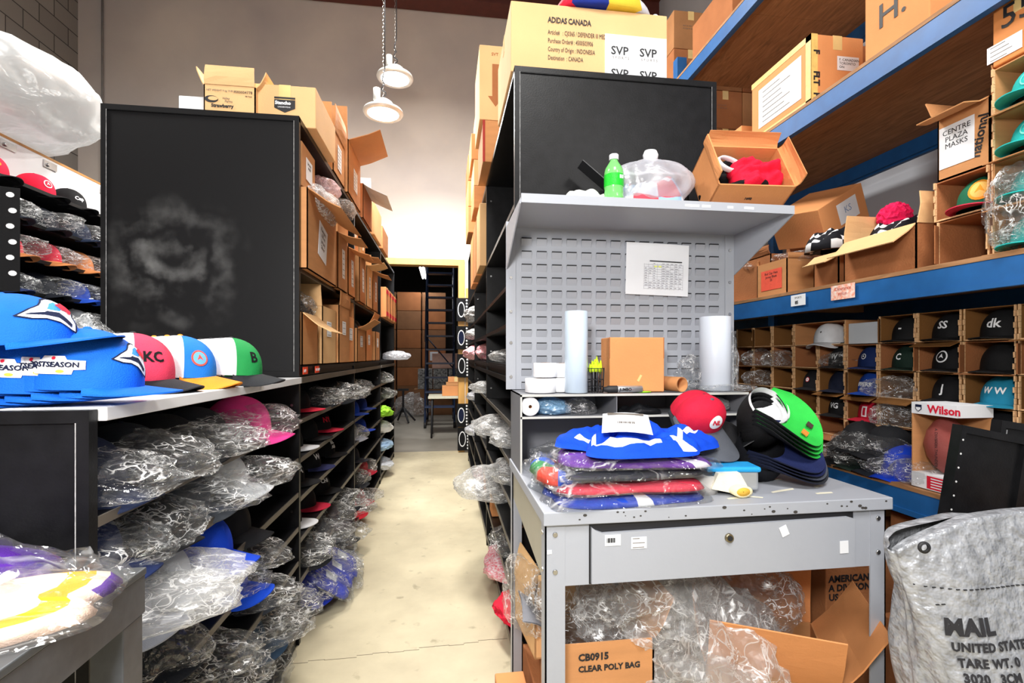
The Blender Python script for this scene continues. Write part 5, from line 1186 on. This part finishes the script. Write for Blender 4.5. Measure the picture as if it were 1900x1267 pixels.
def rk(uc, ul, ur, vt, z, X, label, m=CARD, flaps=None, h=None, w=None, d=None, Y=None, **k):
    """near left vertical edge at pixel uc on the plane X; faces run back to ul and across to ur"""
    c = P(uc, vt, X=X); Y0 = c.y if Y is None else Y; Y1 = P(ul, vt, X=X).y if d is None else Y0+d
    x1 = P(ur, vt, Y=Y0).x if w is None else X+w; hh = (c.z-z) if h is None else h
    b = carton(((X+x1)/2, (Y0+Y1)/2, z), (x1-X, Y1-Y0, hh), label, m=m, flaps=flaps, group=GK, **k); return b, x1-X, Y1-Y0, hh
# --- deck at 2.48
D2 = 2.487
b, w_, d_, h_ = rk(1505, 1395, 1602, 62, D2, 1.79, 'battered taped carton with big white address sheet on the rack', m=CARDO)
sticker(b, d_*.72, h_*.62, (-w_/2-.0012, .0, h_*.5), '-X', lines=7)
q = MB(); q.box((-w_/2-.0016, -d_/2-.0016, 0), (-w_/2+.035, -d_/2-.0002, h_+.001)); q.box((-w_/2-.0016, -d_/2-.0016, 0), (-w_/2-.0002, -d_/2+.035, h_+.001)); q.box((-w_/2-.0016, -d_/2-.001, 0), (-w_/2-.0003, d_/2, .035)); q.box((-w_/2-.0016, -d_/2-.001, h_-.03), (-w_/2-.0003, d_/2, h_+.001)); q.build('yellow_tape', mat('yellow_tape', srgb('E2C070'), .4, var=.15, scale=40), b)
for i, s in enumerate(('F', 'FLT', 'PL')): write(s, .045, INK, b, (-w_/2+.014, -d_/2-.0022, h_*(.78-.3*i)), '-Y', -PI/2, bold=.002)
st = sticker(b, .12, .07, (w_*.2, -d_/2-.001, h_*.62), '-Y'); use('printed_text', text_data('F. CANADIAN\nTORONTO\nON', .018, INK), st, (-.05, .012, .001))
b, w_, d_, h_ = rk(1608, 1600, 1760, 0, D2, 1.80, 'big tan carton with a handwritten letter at the top edge', m=CARDO, h=.44, w=.62, d=.02, Y=1.46) if 0 else rk(1725, 1605, 1900, 0, D2, 1.80, 'big tan carton with a handwritten letter at the top edge', m=CARDO, h=.46, w=.5)
write('H.', .14, INK, b, (-w_/2-.002, d_*.28, h_*.28), '-X', bold=.001)
b = carton((2.25, 2.45, D2), (.3, .5, .34), 'brown carton behind the battered one on the rack', m=CARDD, group=GK)
b = carton((2.0, 3.0, D2), (.34, .4, .2), 'brown carton at the end of the upper rack deck', m=CARDO, group=GK); b = carton((1.95, 3.34, D2), (.3, .22, .24), 'small brown carton last on the upper rack deck', m=CARD, group=GK)
t = thing('cream_block', 'cream coloured board lying behind the battered carton', 'board', (1.90, 2.80, D2)); q = MB(); q.box((-.1, -.07, 0), (.1, .07, .10), bev=.003); q.build('board', cmat('E4D9B4'), t)
# --- deck at 3.36
D3 = 3.367
b = carton((2.02, 2.12, D3), (.4, .4, .3), 'brown carton glimpsed on the highest rack deck', m=CARDO, group=GK); b = carton((2.0, 3.1, D3), (.4, .5, .3), 'brown carton farther along the highest rack deck', m=CARDD, group=GK)
# --- deck at 1.573
D1 = 1.580
b, w_, d_, h_ = rk(1430, 1360, 1440, 470, D1, 1.80, 'brown carton nearest the pegboard on the blue beam', m=CARDD, w=.3, flaps={'-X': 95, '+Y': 90}, flaplen=.05)
b, w_, d_, h_ = rk(1460, 1405, 1505, 478, D1, 1.785, 'brown open carton with an orange note on its front', m=CARD, w=.25, flaps={'-Y': 88, '+Y': 90}, flaplen=.03)
st = sticker(b, min(.17, d_*.8), .11, (-w_/2-.0012, 0, h_*.48), '-X', m=cmat('F2604A')); use('handwriting', text_data('Red Cap Hats\nJersey Blank\n55\n.', .019, INK, align='CENTER'), st, (0, .03, .001))
for i, (u, v) in enumerate(((1395, 468), (1435, 462), (1480, 470))): p = P(u, v, X=1.93); bag((p.x, p.y, 1.745), (.26, .26, .10), i, 'grey crinkled plastic over the cartons behind the pegboard, %s' % ORD[i], 'plastic on the middle deck', i, FILM)
b, w_, d_, h_ = rk(1556, 1510, 1600, 478, D1, 1.79, 'tan carton with pale flap folded over its front', m=CARDD, fm=CARDL, w=.26, h=.15, flaps={'-X': 215, '+X': 95}, flaplen=.085)
b, w_, d_, h_ = rk(1700, 1566, 1720, 430, D1, 1.785, 'wide brown carton with long pale flap over its front', m=CARDD, fm=CARDL, w=.34, h=.18, flaps={'-X': 218, '-Y': 92, '+Y': 85}, flaplen=.12)
b = carton((2.10, 2.46, 1.93), (.34, .30, .20), 'brown carton tilted up with a white marked sheet', rot=(rad(8), rad(-30), .15), m=CARDO, tape=False, group=GK)
sticker(b, .15, .11, (.03, -.151, .11), '-Y', text='KS', ts=.05, tm=cmat('8FA6C8'))
b = carton((2.16, 2.44, D1), (.34, .34, .30), 'brown carton under the tilted one', m=CARDD, group=GK)
def pom(u, v, r, lab, X=1.98, hat=None):
    p = P(u, v, X=X); t = thing('pompom_hat', lab, 'hat', p)
    bm = bmesh.new(); bmesh.ops.create_icosphere(bm, subdivisions=4, radius=r)
    for vv in bm.verts: vv.co *= 1+.22*(rnd.random()-.4)
    me = bpy.data.meshes.new('pompom'); bm.to_mesh(me); bm.free(); me.materials.append(cmat('E81858')); o = use('pompom', me, t)
    if hat: cloth('knit', .22, .2, .1, [cmat('15171F'), WHT], 51, t, loc=hat, mi=lambda i, j: 1 if (i//4+j//3) % 3 == 0 else 0)
    return t
pom(1660, 404, .062, 'fluffy bright pink pompom hat poking out of the carton', hat=(.0, -.02, -.12)); pom(1512, 456, .034, 'knit hat with small red pompom in the tan carton', hat=(-.02, -.13, -.06), X=1.92)
cloth('black_hat_stack', .16, .2, .16, BLK, 52, None, loc=(2.03, P(1620, 430, X=2.03).y, 1.71), fold=.6); tag(C.objects[-1], 'black knit hats behind the pink pompom', 'hats')
# cartons at right on that deck
def cubby(y0, y1, z, w, h, X, lab, grp, m=CARD, inner=None, seed=0, dep=.28):
    t = thing('cap_carton', lab, 'box', (X, (y0+y1)/2, z), 0, grp); d = (y1-y0)/2-.002; T = .004
    q = MB(); q.box((0, -d, 0), (dep, d, T)); q.box((0, -d, h-T-.001), (dep, d, h-.001)); q.box((0, -d, T), (dep, -d+T, h-T-.001)); q.box((0, d-T, T), (dep, d, h-T-.001)); q.box((dep-T, -d+T, T), (dep, d-T, h-T-.001)); q.build('carton', m, t)
    r = random.Random(seed)
    # rough cut front edges
    q = MB()
    for (ax, ay, bx, by) in ((-d, 0, -d, h), (d, 0, d, h)):
        n_ = 6
        for k in range(n_):
            za = h*k/n_; zb = h*(k+1)/n_; e = r.uniform(.002, .012); s = 1 if ax < 0 else -1
            q.box((-e, min(ax, ax+s*.005), za), (0, max(ax, ax+s*.005), zb-.001))
    q.box((-.004, -d+.005, 0), (0, d-.005, .005)); q.build('cut_edge', CUT, t)
    if r.random() < .35:
        q = MB(); q.M = Matrix.Rotation(r.uniform(-.5, .1), 4, 'Y'); q.box((-.05, -d*.95, -.003), (0, d*.95, 0)); q.M = Matrix(); f = q.build('flap', m, t); f.location = (-.001, 0, 0)
    if r.random() < .3:
        q = MB(); q.M = Matrix.Rotation(r.uniform(.2, .7), 4, 'Z'); q.box((-.04, -.003, .004), (0, 0, h*.9)); q.M = Matrix(); f = q.build('flap', m, t); f.location = (-.001, d-.001, 0)
    return t
GN = 'open cap cartons at the right on the middle deck'
def ycol(u, X=1.80): return P(u, 400, X=X).y
cubby(ycol(1838), ycol(1740), D1, 0, .16, 1.80, 'open brown carton tipped at the foot of the right stack', GN, m=CARDD, seed=1)
cubby(ycol(1838), ycol(1735), D1+.163, 0, .145, 1.80, 'open carton holding a green cap with orange ball emblem', GN, m=CARDD, seed=6)
yc = (ycol(1838)+ycol(1735))/2
cap((1.90, yc-.01, D1+.185), (0, 0, PI/2+.25), cmat('17694A'), 'green cap with orange basketball emblem and red brim in carton', brim=cmat('D83050'), emblems=(emb_disc(cmat('F2A030'), cmat('F7C46A'), -.2, .055, .036),), flat=True, k=1.0)
b = carton((1.93, yc, D1+.312), (.25, ycol(1735)-ycol(1838)-.01, .23), 'open carton marked national with white masks sheet', flaps={'-X': 195, '+Y': 120, '-Y': 88}, flaplen=.10, m=CARD, group=GK)
sticker(b, .12, .15, (-.1262, .02, .115), '-X', text='CENTRE\nPLAZA\nMASKS', ts=.026, roll=.0)
write('national', .045, INK, b, (-.1262, -.055, .035), '-X', PI/2-.2, bold=.001)
TEAL = '21B8B4'
for i in range(4):
    y0, y1 = ycol(1960), ycol(1842); z = D1+.155*i
    cubby(y0, y1, z, 0, .152, 1.80, 'open teal cap carton in the far right stack, %s up' % ORD[i], GN, m=CARD, seed=11+i)
    cap((1.895, (y0+y1)/2, z+.022), (0, 0, PI/2+.1), cmat(TEAL), 'teal cap in the far right stack of cartons, %s up' % ORD[i], 'teal caps in cartons', emblems=(emb_disc(cmat('8ADCD0'), cmat(TEAL), 0),), flat=True, bag=i if i < 2 else None, bagscale=(.24, .30, .14), k=.98)
b = carton((1.93, (y0+y1)/2, D1+.155*4+.004), (.26, y1-y0, .21), 'orange brown carton with handwritten number fifty-five, top right', m=mat('bright_cardboard', srgb('DB8A4A'), .8, var=.06), group=GK)
write('55', .10, INK, b, (-.132, .062, .11), '-X', bold=.0005); sticker(b, .10, .055, (-.1315, .05, .045), '-X', lines=4)
bag((1.80, P(1905, 440, X=1.80).y, D1+.02), (.15, .22, .28), .2, 'big crinkled clear bag bulging from the right carton stack', var=0, big=True)

# --- cap wall on the lower deck
XB = 1.95; ROWS = [.756, .849, .941, 1.063, 1.184, 1.306]; HS = [.091, .090, .120, .119, .120, .122]
GW = 'open cap cartons in the cap wall'; WCARD = mat('shaded_wall_card', srgb('84592F'), .85, var=.1, bump=.15, bscale=120, spec=.2)  # wall card darkened: the deck's shade is put into its colour
CC = {  # (column from the right, row from the top): colour, words, emblem, brim
    (0, 0): (TEAL, 'teal cap', emb_disc(cmat('C04A3A'), cmat('2A6A6A'), .1), None), (1, 0): ('141416', 'black cap with white script', emb_text('dk', .05, WHT, 0, .055), None),
    (2, 0): ('131315', 'black cap with white swirls', emb_text('SS', .045, WHT, 0, .06), None), (3, 0): ('131315', 'black cap with thin stripe', emb_text('-', .05, WHT, 0, .06), None),
    (0, 1): ('101012', 'black cap with white deer head', emb_deer(WHT, .12, .058, .07), None), (1, 1): ('121214', 'all black cap', None, None), (2, 1): ('131316', 'black cap with round white badge', emb_disc(WHT, BLK, .05, .055, .026), None),
    (3, 1): ('152A22', 'dark green cap', emb_text('C', .04, WHT, .1, .055), None), (4, 1): ('14285A', 'navy cap', emb_disc(WHT, NAVY, .05, .055, .014), None), (5, 1): ('17181C', 'black cap with white letter', emb_text('W', .04, WHT, 0, .055), None),
    (0, 2): ('16211F', 'dark cap with big white deer head', emb_deer(WHT, .0, .058, .085), None), (1, 2): ('1F86A8', 'bright teal blue cap with white wings', emb_text('W W', .035, WHT, 0, .055), None), (2, 2): ('121215', 'black cap with curved white mark', emb_text('J', .05, WHT, 0, .05), None),
    (4, 2): ('15409A', 'royal blue cap with white letters', emb_text('IPPERS', .028, WHT, .05, .045), None), (5, 2): ('141A2E', 'dark navy cap', None, None), (6, 2): ('1A1A1E', 'black cap with small badge', emb_disc(RED, WHT, 0, .05, .014), None),
    (1, 3): ('16181C', 'black cap with silver emblem', emb_text('RY', .05, WHT, 0, .05), None), (2, 3): ('121214', 'black cap with slanted white script', emb_text('Nt', .05, WHT, 0, .05), None), (4, 3): ('C01834', 'red cap with white emblem', emb_text('[]', .055, WHT, 0, .045), None), (5, 3): ('141416', 'black cap with white letters', emb_text('VG', .04, WHT, 0, .05), None), (0, 3): ('121214', 'black cap low in the wall', None, None),
    (4, 4): ('1840B8', 'bright blue cap', emb_disc(WHT, RED, 0, .05, .015), None), (3, 4): ('1A1A1E', 'dark cap with orange badge', emb_disc(cmat('D8642A'), BLK, 0, .05, .02), None),
}
for c in range(10):
    for r in range(6):
        k = 5-r; y0 = 1.235+.18*c; y1 = y0+.176
        if r == 0 and c in (4, 5, 6): continue
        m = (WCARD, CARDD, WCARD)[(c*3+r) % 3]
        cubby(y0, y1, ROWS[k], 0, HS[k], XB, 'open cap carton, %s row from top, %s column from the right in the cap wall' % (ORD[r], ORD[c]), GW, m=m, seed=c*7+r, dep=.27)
        if (c, r) in CC:
            col, wd, em, br = CC[(c, r)]
            cap((XB+.085, y0+.085, ROWS[k]+.012), (0, 0, PI/2+.12), cmat(col), '%s, %s row from top, %s column from right' % (wd, ORD[r], ORD[c]), 'caps in the cap wall', emblems=(em,) if em else (), flat=True, k=.91 if k > 1 else .72, bag=(r+c) if (c, r) in ((3, 4), (5, 1)) else None)
        elif (c, r) in ((3, 2), (3, 3), (8, 1), (8, 2), (7, 1)):
            bag((XB-.02, (y0+y1)/2, ROWS[k]+.006), (.22, .17, HS[k]*.93), .1*r, 'clear bagged dark cap filling carton, %s row, %s column from right' % (ORD[r], ORD[c]), 'bagged caps in the cap wall', r+c, FILM)
# plain wide carton, white cap and white sheet of the top row
q = cubby(1.235+.18*5, 1.235+.18*7-.004, ROWS[5], 0, HS[5], XB, 'wide open carton with a loose white cap, top row of the wall', GW, m=CARD, seed=3)
cap((XB+.06, 1.235+.18*5.9, ROWS[5]+.012), (0, 0, PI/2+.3), cmat('E6E8EC'), 'white cap in the wide top row carton', 'caps in the cap wall', emblems=(emb_text('+', .02, BLK, 0, .06),), k=.9)
b = carton((XB+.14, 1.235+.18*4+.088, ROWS[5]+.001), (.27, .17, .10), 'closed white fronted carton in the top row of the wall', m=CARDW, tape=False, group=GW)
# clutter before the wall
GL = 'bagged caps lying before the cap wall'
for i, (u, v, c, cn, bm) in enumerate(((1575, 840, '15161A', 'black', FILM), (1612, 850, '16241E', 'dark green', FILM), (1655, 846, '181C24', 'ink', FILM), (1680, 850, '0F3FC8', 'bright blue', FILM), (1650, 800, '15161A', 'grey black', FILM), (1600, 800, '1A1A1D', 'smoke', FILM))):
    X = 1.885; y = P(u, v, X=X).y
    cap((X, y, .758+(.07 if v < 820 else .0)+.012), (0, 0, PI/2+.4*math.sin(i*3)), cmat(c), '%s bagged cap on the lower deck before the cap wall' % cn, GL, bag=i, bagscale=(.26, .30, .14), bagmat=bm, k=.95)
bag((1.81, P(1705, 880, X=1.81).y, .757), (.14, .2, .11), .3, 'empty clear plastic bag on the plywood beside the football carton', var=4)
# football in its display carton
t = thing('football_carton', 'white and red sports carton showing a football on the lower deck', 'football box', (1.765, P(1775, 900, X=1.765).y, .757))
fy = .165; fx = .15
q = MB(); q.box((0, 0, 0), (fx, fy, .055)); q.build('carton_base', PAPER, t)
q = MB(); q.box((0, 0, .275), (fx, fy, .318)); q.build('carton_lid', PAPER, t)
q = MB(); q.box((fx-.004, .003, .055), (fx, fy-.003, .275)); q.box((0, fy-.005, .055), (fx, fy-.001, .275)); q.build('carton_back', CARD, t)
write('Wilson', .040, RED, t, (-.0012, fy*.62, .284), '-X', bold=.0012)
q = MB(); q.M = Matrix.Translation((-.0012, fy*.83, .297)) @ Matrix.Rotation(PI/2, 4, 'Z'); q.prism([(-.012, .013), (.012, .013), (.012, -.004), (0, -.014), (-.012, -.004)], -.0005, .0005); q.prism([(-.009, .003), (.009, .003), (.009, -.003), (0, -.011), (-.009, -.003)], .0005, .001, 1) ; q.M = Matrix(); q.build('shield_logo', [NAVY, PAPER], t)
q = MB(); q.box((-.0012, .01, .004), (-.0002, fy-.06, .050)); q.build('red_panel', cmat('D8203A'), t)
q = MB()
for i in range(4): q.box((-.0016, .02, .010+.01*i), (-.0012, .09, .014+.01*i))
q.build('printed_text', PAPER, t)
q = MB(); q.lathe([(.0005, -.14), (.02, -.13), (.045, -.1), (.066, -.06), (.078, 0), (.066, .06), (.045, .1), (.02, .13), (.0005, .14)], 40); fb = q.build('football', mat('football_leather', srgb('9C4A44'), .45, var=.1, bump=.5, bscale=500), t); fb.location = (.068, fy*.56, .166); fb.scale = (.85, .85, .78)
o = write('A DIVISION THUNDER', .014, INK, t, (-.002, fy*.45, .23), '-X', -PI/2)
# a brown carton between football box and wall, dark boxes filling
# ================================================================ back room seen through the doorway
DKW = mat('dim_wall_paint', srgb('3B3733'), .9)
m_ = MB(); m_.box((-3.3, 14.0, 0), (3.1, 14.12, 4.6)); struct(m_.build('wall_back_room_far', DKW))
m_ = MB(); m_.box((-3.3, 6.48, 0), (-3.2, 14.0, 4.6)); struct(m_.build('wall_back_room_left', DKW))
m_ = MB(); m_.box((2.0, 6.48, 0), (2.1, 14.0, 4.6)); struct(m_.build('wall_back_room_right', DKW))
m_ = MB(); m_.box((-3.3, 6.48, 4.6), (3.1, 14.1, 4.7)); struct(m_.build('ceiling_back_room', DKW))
t = thing('tube_light', 'glowing tube light on the back room ceiling', 'ceiling light', P(785, 506, Y=10.5))
q = MB(); q.box((-.07, -.7, .01), (.07, .7, .05)); q.build('fixture', BLACKM, t); q = MB(); q.tube([(0, -.5, .05), (0, -.5, 4.598-t.location.z)], .006); q.tube([(0, .5, .05), (0, .5, 4.598-t.location.z)], .006); q.build('hanging_wires', BLACKM, t); q = MB(); q.cyl((-.03, -.66, -.012), (-.03, .66, -.012), .018); q.cyl((.03, -.66, -.012), (.03, .66, -.012), .018); q.build('tube', mat('lit_tube', (.95, .97, 1), .4, emit=14), t)
l = bpy.data.lights.new('tube_glow', 'AREA'); l.shape = 'RECTANGLE'; l.size = .15; l.size_y = 1.3; l.energy = 14; lo = link(bpy.data.objects.new('tube_glow', l), t); lo.location = (0, 0, -.05)
# rolling warehouse ladder
t = thing('rolling_ladder', 'dark blue rolling warehouse ladder in the back room', 'ladder', (0, 0, 0))
NB = mat('ladder_blue', srgb('1B2B4A'), .45, var=.1)
x0, x1 = P(789, 700, Y=8.6).x, P(843, 700, Y=8.6).x
q = MB()
for x in (x0, x1): q.tube([(x, 8.45, .12), (x, 9.7, 3.1)], .018)
q.build('rail', NB, t)
for i in range(11):
    f = (i+1)/12; q = MB(); q.box((x0, 8.40+1.25*f-.07, .12+2.98*f-.015), (x1, 8.40+1.25*f+.11, .12+2.98*f+.015)); q.build('step', NB, t)
q = MB()
for x in (x0, x1): q.tube([(x, 9.75, .1), (x, 9.75, 3.1)], .018); q.tube([(x, 8.45, .12), (x, 9.75, .12)], .018); q.tube([(x, 8.95, 1.2), (x, 9.75, .5)], .012); q.tube([(x, 8.7, 1.5), (x, 9.75, 4.0)], .014)
q.tube([(x0, 9.75, 1.6), (x1, 9.75, 1.0)], .012); q.build('frame', NB, t)
for x in (x0, x1):
    for y in (8.5, 9.7): q = MB(); q.cyl((x-.02, y, .06), (x+.02, y, .06), .06, n=20); q.build('caster', INK, t)
# small table with cartons
p = P(822, 730, Y=7.6)
t = thing('small_table', 'small pale topped table with thin dark legs beyond the doorway', 'table', (P(795, 730, Y=7.6).x, 7.4, 0)); tw = .62
q = MB(); q.box((0, 0, .60), (tw, .5, .635), bev=.004); q.build('tabletop', cmat('D8D4BE'), t)
for x in (.05, tw-.08):
    for y in (.04, .44): q = MB(); q.cyl((x, y, .001), (x+.01, y, .60), .014, n=10); q.build('leg', INK, t)
bx = t.location.x
for i, (x, w_, z, h, mm) in enumerate(((.36, .30, .637, .15, CARDO), (.40, .26, .789, .05, CARD), (.42, .24, .842, .08, CARDO))): carton((bx+x, 7.62, z), (w_, .26, h), 'brown carton on the small table beyond the door, %s' % ('bottom', 'middle', 'top')[i], m=mm, group='cartons on the small table')
# jack stand, wrapped pallet, cartons
t = thing('tripod_stand', 'black metal stand with spread feet standing in the back room', 'stand', P(748, 722, Y=9.2)*1); t.location.z = 0
q = MB(); q.cyl((0, 0, .2), (0, 0, .62), .02); q.box((-.1, -.02, .6), (.1, .02, .64)); q.build('post', INK, t)
for a in range(4): q = MB(); q.tube([(0, 0, .3), (.24*math.cos(a*PI/2+.5), .24*math.sin(a*PI/2+.5), .03)], .018); q.build('leg', INK, t)
p = P(768, 705, Y=10.4); bag((p.x, 10.4, .001), (.75, .6, .55), 0, 'pallet load wrapped in shiny clear film in the back room', m=FILM2, var=1, big=True)
GX = 'stacked cartons in the back room'
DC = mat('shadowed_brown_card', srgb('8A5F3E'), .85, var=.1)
n_ = 0
for i, x in enumerate((-1.9, -1.35, -.8, -.25)):
    for j in range(5):
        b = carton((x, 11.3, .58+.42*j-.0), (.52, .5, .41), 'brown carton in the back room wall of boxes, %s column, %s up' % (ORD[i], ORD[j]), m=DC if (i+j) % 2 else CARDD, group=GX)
        if (i, j) == (3, 1) or (i, j) == (1, 2): sticker(b, .18, .2, (0, -.252, .24), '-Y')
    carton((x, 11.3, .002), (.52, .5, .575), 'large brown carton at the bottom of the box wall, %s column' % ORD[i], m=DC, group=GX)
for i, (y, x) in enumerate(((6.8, -.98), (7.4, -1.0), (8.0, -1.02))):
    for j in range(5):
        if i == 0 and j == 0: pass
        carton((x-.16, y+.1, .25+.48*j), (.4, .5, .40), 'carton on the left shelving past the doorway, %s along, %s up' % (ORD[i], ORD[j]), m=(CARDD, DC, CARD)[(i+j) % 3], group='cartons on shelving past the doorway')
t = thing('metal_shelving', 'dark metal shelving on the left past the doorway', 'shelving', (0, 0, 0))
for j in range(5): q = MB(); q.box((-1.42, 6.6, .225+.48*j), (-.93, 8.45, .245+.48*j)); q.build('shelf', BLACKM, t)
for y in (6.58, 7.5, 8.45): q = MB(); q.box((-.95, y, .001), (-.92, y+.02, 2.7)); q.box((-1.42, y, .001), (-1.39, y+.02, 2.7)); q.build('post', BLACKM, t)
GD = 'white printed cartons behind the ladder'
for i in range(4):
    b = carton((-.42+.32*i, 10.55, .55+.0*i), (.3, .3, .42), 'black and white printed carton behind the ladder, %s' % ORD[i], m=mat('printed_white', (.6, .6, .6), .7, scale=26, col2=(.03, .03, .03)), group=GD, tape=False)
b = carton((-.0, 10.6, .98), (.55, .3, .32), 'pinkish white carton above the printed cartons', m=cmat('E4B8A8'), tape=False, group=GD)
b = carton((.0, 10.6, .002), (1.3, .5, .54), 'long brown carton under the printed cartons', m=DC)
l = bpy.data.lights.new('back_room_fill', 'AREA'); l.size = 1; l.energy = 14; lo = link(bpy.data.objects.new('back_room_fill', l)); lo.location = (-.4, 8.6, 4.3)  # added fill; the tube is the only real lamp in this room
